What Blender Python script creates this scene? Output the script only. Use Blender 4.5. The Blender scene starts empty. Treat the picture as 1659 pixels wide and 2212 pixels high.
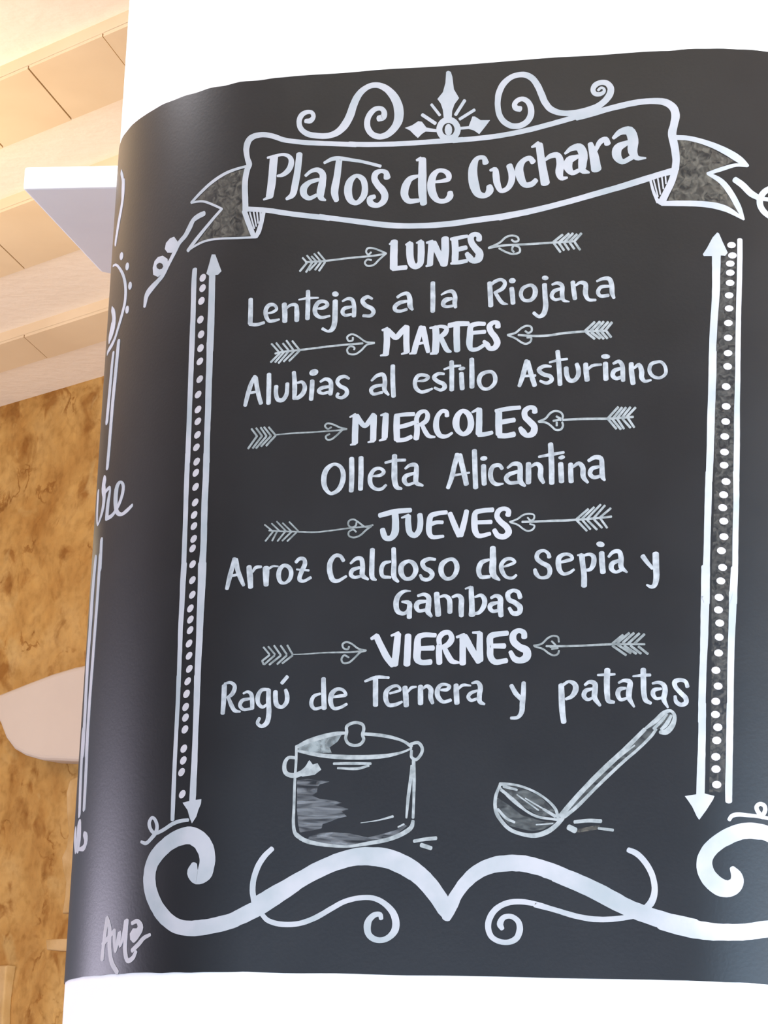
import bpy, bmesh, math, random
from mathutils import Vector, Matrix
from mathutils.geometry import tessellate_polygon
from mathutils import noise as mnoise

# ------------------------------------------------------------------ camera, world, lights, exposure
scene = bpy.context.scene
col = scene.collection
random.seed(7)
FRAME_W, FRAME_H, FOCAL_PX = 1659, 2212, 6299.067
CAM_LOC = (1.0721, -3.2106, 1.5500)
CAM_ROT = Matrix(((0.9621, 0.0257, 0.2714), (0.2696, -0.2374, -0.9332), (0.0405, 0.9711, -0.2354)))
cam_data = bpy.data.cameras.new('camera')
cam_data.sensor_fit = 'VERTICAL'
cam_data.sensor_height = 24.0
cam_data.lens = 24.0 * FOCAL_PX / FRAME_H
cam_data.clip_end = 100
cam = bpy.data.objects.new('camera', cam_data)
col.objects.link(cam)
cam.matrix_world = Matrix.Translation(CAM_LOC) @ CAM_ROT.to_4x4()
scene.camera = cam

vs = scene.view_settings
vs.view_transform = 'Standard'
vs.look = 'None'
vs.gamma = 1.0
vs.use_curve_mapping = False
vs.exposure = 0.0

world = bpy.data.worlds.new('world')
scene.world = world
world.use_nodes = True
world.node_tree.nodes['Background'].inputs[0].default_value = (0.80, 0.86, 1.0, 1)
world.node_tree.nodes['Background'].inputs[1].default_value = 0.28


def area_light(name, loc, target, sx, sy, power, color, spread=180):
    d = bpy.data.lights.new(name, 'AREA')
    d.shape = 'RECTANGLE'
    d.size, d.size_y = sx, sy
    d.energy = power
    d.color = color
    d.spread = math.radians(spread)
    o = bpy.data.objects.new(name, d)
    col.objects.link(o)
    o.location = loc
    o.rotation_euler = (Vector(target) - Vector(loc)).to_track_quat('-Z', 'Y').to_euler()
    return o


def point_light(name, loc, power, color, radius):
    d = bpy.data.lights.new(name, 'POINT')
    d.energy = power
    d.color = color
    d.shadow_soft_size = radius
    o = bpy.data.objects.new(name, d)
    col.objects.link(o)
    o.location = loc
    return o


area_light('cool_fill_right', (4.5, -1.3, 1.9), (0.4, 0, 2.3), 2.0, 1.6, 400, (0.90, 0.94, 1.0))  # added cool fill, brightens the column front from out of view
area_light('window_daylight_left', (-4.3, 0.55, 1.66), (0, 0.3, 1.9), 2.0, 1.3, 110, (0.86, 0.80, 1.0))
area_light('window_daylight_front', (-1.6, -4.6, 1.58), (-1.0, 0, 1.75), 5.4, 1.3, 20, (0.60, 0.76, 1.0), 80)
area_light('window_daylight_front_right', (3.0, -3.6, 1.64), (0.5, 0, 1.9), 2.4, 1.4, 28, (0.50, 0.74, 1.0), 80)
area_light('ceiling_bounce_fill', (0.2, -1.45, 3.05), (0.2, -1.45, 5), 1.6, 1.0, 24, (0.80, 0.90, 1.0))  # added upward fill, lights the ceiling so the board reflects it
area_light('shelf_fill', (-0.95, -0.05, 3.5), (-0.45, 0.45, 2.98), 0.3, 0.3, 11, (0.97, 0.95, 1.0))  # added fill aimed at the shelf and upper left flank, no fitting there
area_light('warm_ceiling_fill', (-1.8, 1.35, 2.85), (-1.8, 1.4, 5), 0.9, 0.7, 15, (1.0, 0.86, 0.63))  # added warm fill to brighten the ceiling boards at the back
point_light('warm_wall_fill', (-2.6, 3.0, 3.1), 5.5, (1.0, 0.78, 0.48), 0.12)  # added warm fill for the stone wall, stands free without a fixture

# ------------------------------------------------------------------ materials


def base_mat(name, rough=0.8, spec=0.3):
    m = bpy.data.materials.new(name)
    m.use_nodes = True
    nt = m.node_tree
    b = nt.nodes['Principled BSDF']
    b.inputs['Roughness'].default_value = rough
    b.inputs['Specular IOR Level'].default_value = spec
    return m, nt, b


def noisy(name, c1, c2, scale, rough=0.8, spec=0.3, detail=4.0, lo=0.35, hi=0.65, bump=0.0, bscale=None):
    m, nt, b = base_mat(name, rough, spec)
    tc = nt.nodes.new('ShaderNodeTexCoord')
    n = nt.nodes.new('ShaderNodeTexNoise')
    n.inputs['Scale'].default_value = scale
    n.inputs['Detail'].default_value = detail
    nt.links.new(tc.outputs['Object'], n.inputs['Vector'])
    r = nt.nodes.new('ShaderNodeValToRGB')
    r.color_ramp.elements[0].position = lo
    r.color_ramp.elements[1].position = hi
    r.color_ramp.elements[0].color = (*c1, 1)
    r.color_ramp.elements[1].color = (*c2, 1)
    nt.links.new(n.outputs['Fac'], r.inputs['Fac'])
    nt.links.new(r.outputs['Color'], b.inputs['Base Color'])
    if bump:
        n2 = nt.nodes.new('ShaderNodeTexNoise')
        n2.inputs['Scale'].default_value = bscale or scale * 2
        n2.inputs['Detail'].default_value = 6
        nt.links.new(tc.outputs['Object'], n2.inputs['Vector'])
        bp = nt.nodes.new('ShaderNodeBump')
        bp.inputs['Strength'].default_value = bump
        bp.inputs['Distance'].default_value = 0.02
        nt.links.new(n2.outputs['Fac'], bp.inputs['Height'])
        nt.links.new(bp.outputs['Normal'], b.inputs['Normal'])
    return m


M_WHITE = noisy('white_wall_paint', (0.86, 0.86, 0.88), (0.90, 0.90, 0.91), 6, 0.7, 0.3)
M_BOARD = noisy('black_chalkboard_paint', (0.006, 0.0064, 0.0085), (0.009, 0.0096, 0.012), 9, 0.36, 0.42, bump=0.02, bscale=260)
M_PLASTER = noisy('cream_ceiling_plaster', (0.83, 0.71, 0.56), (0.86, 0.74, 0.59), 3, 0.9, 0.1, bump=0.15, bscale=30)
M_PLANK = noisy('ochre_ceiling_board', (0.70, 0.53, 0.33), (0.75, 0.58, 0.37), 4, 0.85, 0.15)
M_FLOOR = noisy('pale_floor_tile', (0.50, 0.47, 0.44), (0.56, 0.53, 0.50), 3, 0.6, 0.3)
M_PANEL = noisy('smooth_cream_plaster', (0.60, 0.50, 0.40), (0.63, 0.53, 0.425), 5, 0.8, 0.2)
M_JAMB = noisy('pale_yellow_stone', (0.46, 0.28, 0.10), (0.58, 0.38, 0.17), 14, 0.9, 0.1, bump=0.3, bscale=25)


def stone_mat():
    m, nt, b = base_mat('ochre_rubble_stone', 0.95, 0.1)
    tc = nt.nodes.new('ShaderNodeTexCoord')

    def noise(scale, detail=6.0, dist=0.0, off=(0, 0, 0)):
        mp = nt.nodes.new('ShaderNodeMapping')
        mp.inputs['Location'].default_value = off
        nt.links.new(tc.outputs['Object'], mp.inputs['Vector'])
        n = nt.nodes.new('ShaderNodeTexNoise')
        n.inputs['Scale'].default_value = scale
        n.inputs['Detail'].default_value = detail
        n.inputs['Distortion'].default_value = dist
        nt.links.new(mp.outputs['Vector'], n.inputs['Vector'])
        return n.outputs['Fac']

    def ramp(fac, stops):
        r = nt.nodes.new('ShaderNodeValToRGB')
        e = r.color_ramp.elements
        e[0].position, e[0].color = stops[0][0], (*stops[0][1], 1)
        e[1].position, e[1].color = stops[-1][0], (*stops[-1][1], 1)
        for p, c in stops[1:-1]:
            x = e.new(p)
            x.color = (*c, 1)
        nt.links.new(fac, r.inputs['Fac'])
        return r.outputs['Color']

    def mix(a, bb, fac):
        x = nt.nodes.new('ShaderNodeMix')
        x.data_type = 'RGBA'
        nt.links.new(fac, x.inputs['Factor'])
        nt.links.new(a, x.inputs['A'])
        nt.links.new(bb, x.inputs['B'])
        return x.outputs['Result']
    f1 = noise(6, 9, 0.4)
    basec = ramp(f1, [(0.30, (0.37, 0.18, 0.045)), (0.50, (0.48, 0.27, 0.08)), (0.70, (0.54, 0.33, 0.115))])
    f2 = noise(10, 9, 0.35, (3, 1, 7))
    mask = ramp(f2, [(0.47, (0, 0, 0)), (0.49, (0.8, 0.8, 0.8)), (0.50, (0.8, 0.8, 0.8)), (0.525, (0, 0, 0))])
    gate = ramp(noise(7, 4, 0.3, (9, 2, 4)), [(0.50, (0, 0, 0)), (0.60, (1, 1, 1))])
    pits = ramp(noise(12, 7, 0.5, (1, 8, 3)), [(0.33, (0.8, 0.8, 0.8)), (0.45, (0, 0, 0))])
    mul0 = nt.nodes.new('ShaderNodeMath')
    mul0.operation = 'MULTIPLY'
    nt.links.new(mask, mul0.inputs[0])
    nt.links.new(gate, mul0.inputs[1])
    mul = nt.nodes.new('ShaderNodeMath')
    mul.operation = 'MAXIMUM'
    nt.links.new(mul0.outputs[0], mul.inputs[0])
    nt.links.new(pits, mul.inputs[1])
    darkc = ramp(noise(30, 3), [(0.3, (0.225, 0.085, 0.015)), (0.7, (0.29, 0.125, 0.027))])
    c1 = mix(basec, darkc, mul.outputs[0])
    f3 = noise(8, 4, 0.8, (11, 5, 2))
    mask2 = ramp(f3, [(0.60, (0, 0, 0)), (0.70, (0.8, 0.8, 0.8))])
    lightc = ramp(f1, [(0.3, (0.48, 0.30, 0.10)), (0.7, (0.53, 0.34, 0.13))])
    c2 = mix(c1, lightc, mask2)
    # fine grit and small chips over everything
    grit = ramp(noise(42, 7, 0.2, (4, 4, 9)), [(0.30, (0.86, 0.83, 0.78)), (0.50, (1.03, 1.03, 1.03)), (0.70, (1.12, 1.12, 1.10))])
    gm = nt.nodes.new('ShaderNodeMix')
    gm.data_type = 'RGBA'
    gm.blend_type = 'MULTIPLY'
    gm.inputs['Factor'].default_value = 1.0
    nt.links.new(c2, gm.inputs['A'])
    nt.links.new(grit, gm.inputs['B'])
    nt.links.new(gm.outputs['Result'], b.inputs['Base Color'])
    bp = nt.nodes.new('ShaderNodeBump')
    bp.inputs['Strength'].default_value = 0.5
    bp.inputs['Distance'].default_value = 0.03
    nt.links.new(f2, bp.inputs['Height'])
    nt.links.new(bp.outputs['Normal'], b.inputs['Normal'])
    return m


M_STONE = stone_mat()


def chalk(name, c_full, c_thin, scale, lo, hi, rough=0.85):
    m = noisy(name, c_thin, c_full, scale, rough, 0.2, detail=6, lo=lo, hi=hi)
    return m


def film(name, c, scale, lo, hi, strength):
    """thin rubbed chalk: the board shows through where the noise is low"""
    m = bpy.data.materials.new(name)
    m.use_nodes = True
    nt = m.node_tree
    b = nt.nodes['Principled BSDF']
    b.inputs['Base Color'].default_value = (*c, 1)
    b.inputs['Roughness'].default_value = 0.9
    b.inputs['Specular IOR Level'].default_value = 0.1
    tc = nt.nodes.new('ShaderNodeTexCoord')
    n = nt.nodes.new('ShaderNodeTexNoise')
    n.inputs['Scale'].default_value = 1.0
    n.inputs['Detail'].default_value = 5
    n.inputs['Distortion'].default_value = 1.0
    mp = nt.nodes.new('ShaderNodeMapping')
    mp.inputs['Scale'].default_value = scale
    nt.links.new(tc.outputs['Object'], mp.inputs['Vector'])
    nt.links.new(mp.outputs['Vector'], n.inputs['Vector'])
    mr = nt.nodes.new('ShaderNodeMapRange')
    mr.inputs['From Min'].default_value = lo
    mr.inputs['From Max'].default_value = hi
    mr.inputs['To Min'].default_value = 0.0
    mr.inputs['To Max'].default_value = strength
    nt.links.new(n.outputs['Fac'], mr.inputs['Value'])
    nt.links.new(mr.outputs['Result'], b.inputs['Alpha'])
    return m


CHALK = {
    'w': chalk('white_chalk_paint', (0.455, 0.465, 0.51), (0.345, 0.385, 0.42), 16, 0.34, 0.60),
    'b': chalk('bright_chalk_dot', (0.52, 0.50, 0.54), (0.44, 0.43, 0.46), 30, 0.3, 0.6),
    'g': chalk('soft_white_chalk', (0.44, 0.47, 0.51), (0.28, 0.305, 0.335), 110, 0.34, 0.62),
    'a': chalk('pale_grey_chalk', (0.36, 0.39, 0.41), (0.22, 0.25, 0.26), 110, 0.32, 0.6),
    'a2': chalk('thin_grey_chalk', (0.27, 0.30, 0.31), (0.16, 0.18, 0.185), 110, 0.32, 0.6),
    'g2': film('rubbed_pale_chalk', (0.36, 0.41, 0.43), (60, 60, 60), 0.25, 0.6, 0.75),
    's': film('streaked_rubbed_chalk', (0.27, 0.29, 0.32), (24, 24, 170), 0.32, 0.66, 0.62),
    'g3': film('rubbed_grey_chalk', (0.20, 0.22, 0.225), (60, 60, 130), 0.30, 0.66, 0.50),
    'd2': film('rubbed_trace_chalk', (0.17, 0.165, 0.155), (150, 150, 150), 0.36, 0.68, 0.42),
    'd': film('rubbed_faint_chalk', (0.22, 0.205, 0.175), (120, 120, 120), 0.34, 0.66, 0.55),
}

# ------------------------------------------------------------------ helpers


def link(name, bm, mat, parent=None, smooth=False):
    me = bpy.data.meshes.new(name)
    bm.to_mesh(me)
    bm.free()
    for x in (mat if isinstance(mat, (list, tuple)) else [mat]):
        me.materials.append(x)
    if smooth:
        for p in me.polygons:
            p.use_smooth = True
    o = bpy.data.objects.new(name, me)
    col.objects.link(o)
    if parent:
        o.parent = parent
    return o


def structure(name, bm, mat, smooth=False):
    o = link(name, bm, mat, None, smooth)
    o['kind'] = 'structure'
    return o


def crease(bm, degrees=40):
    """edges that turn by more than this stay crisp under smooth shading"""
    for e in bm.edges:
        if len(e.link_faces) == 2 and e.calc_face_angle(0) > math.radians(degrees):
            e.smooth = False


def prism(bm, bottom, top):
    a = [bm.verts.new(p) for p in bottom]
    b = [bm.verts.new(p) for p in top]
    n = len(a)
    bm.faces.new(a[::-1])
    bm.faces.new(b)
    for i in range(n):
        bm.faces.new((a[i], a[(i + 1) % n], b[(i + 1) % n], b[i]))


def tidy(bm, bevel=0.0, seg=2):
    bmesh.ops.recalc_face_normals(bm, faces=bm.faces[:])
    if bevel:
        bmesh.ops.bevel(bm, geom=bm.edges[:], offset=bevel, segments=seg, affect='EDGES', profile=0.5)


# ------------------------------------------------------------------ the room
CEIL = 3.60                     # plaster between the boards
BOARD_Z = 3.57                  # underside of the boards
ALONG = Vector((0.8516, -0.5241, 0))     # the way the ceiling boards and the stone wall run
ACROSS = Vector((0.5241, 0.8516, 0))
JOINT = Vector((-0.0607, 0.9982, 0)).normalized()
WALL_D = 2.07


def at(across, along, z):
    p = ACROSS * across + ALONG * along
    return (p.x, p.y, z)


bm = bmesh.new()
prism(bm, [at(-7.5, -8, -0.1), at(-7.5, 7, -0.1), at(2.4, 7, -0.1), at(2.4, -8, -0.1)],
      [at(-7.5, -8, 0), at(-7.5, 7, 0), at(2.4, 7, 0), at(2.4, -8, 0)])
tidy(bm)
structure('floor', bm, M_FLOOR)

bm = bmesh.new()
prism(bm, [at(-7.5, -8, CEIL), at(-7.5, 7, CEIL), at(2.4, 7, CEIL), at(2.4, -8, CEIL)],
      [at(-7.5, -8, CEIL + .1), at(-7.5, 7, CEIL + .1), at(2.4, 7, CEIL + .1), at(2.4, -8, CEIL + .1)])
tidy(bm)
structure('ceiling', bm, M_PLASTER)

# flat board-clad ceiling beams, butt-jointed along their length
beams = [(0.6826, 0.8923, -1.576, 0.224), (1.1155, 1.3733, -2.36, 0.47), (1.6815, 1.826, -2.97, 0.50),
         (0.17, 0.42, -1.3, 0.45), (-0.35, -0.09, -1.5, 0.5), (-0.87, -0.61, -1.2, 0.5)]
for k, (c0, c1, a0, step) in enumerate(beams):
    bm = bmesh.new()
    i0 = int((-4.5 - a0) / step)
    i1 = int((3.5 - a0) / step)
    slope = JOINT.dot(ALONG) / JOINT.dot(ACROSS)
    wj = 0.0018
    for i in range(i0, i1):
        s0 = a0 + i * step + wj
        s1 = a0 + (i + 1) * step - wj
        d = (c1 - c0) * slope
        dz = random.uniform(-.001, .001)
        foot = [at(c0, s0, 0), at(c0, s1, 0), at(c1, s1 + d, 0), at(c1, s0 + d, 0)]
        prism(bm, [(x, y, BOARD_Z + dz) for x, y, _ in foot], [(x, y, BOARD_Z + .007) for x, y, _ in foot])
    prism(bm, [at(c0, -7, BOARD_Z + .0062), at(c0, 5, BOARD_Z + .0062), at(c1, 5, BOARD_Z + .0062), at(c1, -7, BOARD_Z + .0062)],
          [at(c0, -7, CEIL + .02), at(c0, 5, CEIL + .02), at(c1, 5, CEIL + .02), at(c1, -7, CEIL + .02)])
    tidy(bm)
    structure('trim_%d' % (k + 1), bm, M_PLANK)

# rough stone back wall
bm = bmesh.new()
NA, NZ = 260, 110
A0, A1 = -5.2, 5.0
rows = []
for j in range(NZ + 1):
    z = (CEIL + 0.02) * j / NZ
    row = []
    for i in range(NA + 1):
        a = A0 + (A1 - A0) * i / NA
        h = mnoise.fractal(Vector((a * 3.1, z * 3.1, 1.7)), 0.9, 2.1, 4) * 0.018
        edge = min(1.0, max(0.0, (CEIL - z) / 0.12))
        row.append(bm.verts.new(at(WALL_D + h * edge + 0.004, a, z)))
    rows.append(row)
for j in range(NZ):
    for i in range(NA):
        bm.faces.new((rows[j][i], rows[j][i + 1], rows[j + 1][i + 1], rows[j + 1][i]))
backs = [bm.verts.new(at(WALL_D + 0.28, A0, 0)), bm.verts.new(at(WALL_D + 0.28, A1, 0)),
         bm.verts.new(at(WALL_D + 0.28, A1, CEIL + .02)), bm.verts.new(at(WALL_D + 0.28, A0, CEIL + .02))]
bm.faces.new(backs)
bm.faces.new(rows[NZ] + [backs[2], backs[3]])
bm.faces.new(rows[0] + [backs[1], backs[0]])
bm.faces.new([r[0] for r in rows] + [backs[3], backs[0]])
bm.faces.new([r[NA] for r in rows] + [backs[2], backs[1]])
tidy(bm)
structure('wall_back', bm, M_STONE, smooth=False)


def on_wall(name, outline, depth, mat, bevel, sunk=0.016):
    """a shape standing proud of the stone wall"""
    bm = bmesh.new()
    back = [tuple(Vector(p) + ACROSS * (depth + sunk)) for p in outline]
    prism(bm, outline, back)
    tidy(bm)
    if bevel:
        front = [e for e in bm.edges if all(abs(v.co.dot(ACROSS) - Vector(outline[0]).dot(ACROSS)) < 1e-3 for v in e.verts)]
        bmesh.ops.bevel(bm, geom=front, offset=bevel, segments=3, affect='EDGES', profile=0.5)
    return link(name, bm, mat, None)


o = on_wall('trim_8', [(-1.5956, 3.3773, 2.5686), (-1.6206, 3.3926, 2.5619), (-1.6306, 3.3988, 2.5309), (-1.6238, 3.3946, 2.4757), (-1.6131, 3.3880, 2.4296), (-1.6179, 3.3910, 2.3961), (-1.6317, 3.3994, 2.3723), (-1.6254, 3.3956, 2.3403), (-1.6115, 3.3870, 2.3113), (-1.6116, 3.3871, 2.2778), (-1.6171, 3.3905, 2.2356), (-1.4339, 3.2777, 2.2255), (-1.4625, 3.2953, 2.5558)], 0.03, M_JAMB, 0.006)
o['kind'] = 'structure'
o = on_wall('trim_9', [(-1.9241, 3.5794, 2.1223), (-1.8007, 3.5035, 2.1186), (-1.8009, 3.5036, 2.0565), (-1.8008, 3.5035, 1.9756), (-1.7937, 3.4991, 1.8439), (-1.8938, 3.5608, 1.8446)], 0.03, M_JAMB, 0.006)
o['kind'] = 'structure'

o = on_wall('plaster_panel', [(-1.9015, 3.5068, 2.7905), (-1.8592, 3.4807, 2.7937), (-1.7600, 3.4197, 2.8097), (-1.6788, 3.3697, 2.8216), (-1.5987, 3.3204, 2.8287), (-1.5636, 3.2989, 2.8288), (-1.3814, 3.1867, 2.8399), (-1.3589, 3.1729, 2.5697), (-1.5929, 3.3169, 2.5955), (-1.6990, 3.3822, 2.6095), (-1.7582, 3.4186, 2.6271), (-1.7967, 3.4423, 2.6461), (-1.8302, 3.4629, 2.6776), (-1.8546, 3.4779, 2.7178), (-1.8897, 3.4995, 2.7595)], 0.08, M_PANEL, 0.012, -0.011)
o['label'] = 'smooth cream plaster panel with a rounded lower corner on the rough stone wall'
o['category'] = 'wall panel'
o = on_wall('wall_ledge', [(-1.6414, 3.3585, 2.1697), (-1.5623, 3.3098, 2.1682), (-1.3902, 3.2038, 2.1621), (-1.3876, 3.2023, 2.1319), (-1.5578, 3.3070, 2.1373), (-1.6357, 3.3550, 2.1440)], 0.07, M_JAMB, 0.004)
o['label'] = 'small pale yellow ledge jutting from the stone wall near the foot of the column'
o['category'] = 'ledge'

# ------------------------------------------------------------------ the round-cornered column
RL, RR, FLAT, ZB, BH = 0.3346, 0.3355, 0.4592, 1.8185, 1.10
DEPTH = RL + RR + 0.42          # overall depth of the column


def surf(s, z, off=0.0):
    """a point on the painted face: s runs round the column (0 = left end of the flat front), z is up"""
    if s < 0:
        a = -s / RL
        if a > math.pi / 2:
            return Vector((-(RL + off), RL + (a - math.pi / 2) * RL, z))
        return Vector((-(RL + off) * math.sin(a), RL - (RL + off) * math.cos(a), z))
    if s > FLAT:
        a = (s - FLAT) / RR
        if a > math.pi / 2:
            return Vector((FLAT + RR + off, RR + (a - math.pi / 2) * RR, z))
        return Vector((FLAT + (RR + off) * math.sin(a), RR - (RR + off) * math.cos(a), z))
    return Vector((s, -off, z))


def profile(off):
    pts = []
    for cx, cy, r, a0 in ((0, RL, RL, 180), (FLAT, RR, RR, 270), (FLAT, DEPTH - RR, RR, 0), (0, DEPTH - RL, RL, 90)):
        for k in range(65):
            a = math.radians(a0 + 90 * k / 64)
            pts.append((cx + (r + off) * math.cos(a), cy + (r + off) * math.sin(a)))
    return pts


bm = bmesh.new()
ring = profile(0)
prism(bm, [(x, y, 0.0) for x, y in ring], [(x, y, CEIL) for x, y in ring])
tidy(bm)
crease(bm)
column = structure('column', bm, M_WHITE, smooth=True)

# the black band painted round it: the board, parent of everything chalked on it
T = 0.0012


def ragged(i, n, seed):
    """the hand-painted upper and lower edge wanders by about a millimetre"""
    a = 2 * math.pi * i / n
    return mnoise.noise(Vector((math.cos(a) * 14, math.sin(a) * 14, seed))) * 0.0016


bm = bmesh.new()
fine = []
outer = profile(T)
for i in range(len(outer)):
    x0, y0 = outer[i]
    x1, y1 = outer[(i + 1) % len(outer)]
    n = max(1, int(math.hypot(x1 - x0, y1 - y0) / 0.02))
    for k in range(n):
        fine.append((x0 + (x1 - x0) * k / n, y0 + (y1 - y0) * k / n))
n = len(fine)
lo = [bm.verts.new((x, y, ZB + ragged(i, n, 3))) for i, (x, y) in enumerate(fine)]
hi = [bm.verts.new((x, y, ZB + BH + ragged(i, n, 8))) for i, (x, y) in enumerate(fine)]
cxy = Vector((FLAT / 2, DEPTH / 2))


def inward(v):
    d = (cxy - Vector((v.co.x, v.co.y))).normalized() * (T + 0.004)
    return bm.verts.new((v.co.x + d.x, v.co.y + d.y, v.co.z))


loi = [inward(v) for v in lo]
hii = [inward(v) for v in hi]
for i in range(n):
    j = (i + 1) % n
    bm.faces.new((lo[i], lo[j], hi[j], hi[i]))
    bm.faces.new((loi[i], loi[j], lo[j], lo[i]))
    bm.faces.new((hi[i], hi[j], hii[j], hii[i]))
tidy(bm)
crease(bm)
board = link('chalkboard', bm, M_BOARD, smooth=True)
board['label'] = 'black chalkboard menu band wrapped round the white column, headed Platos de Cuchara'
board['category'] = 'menu board'

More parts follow.
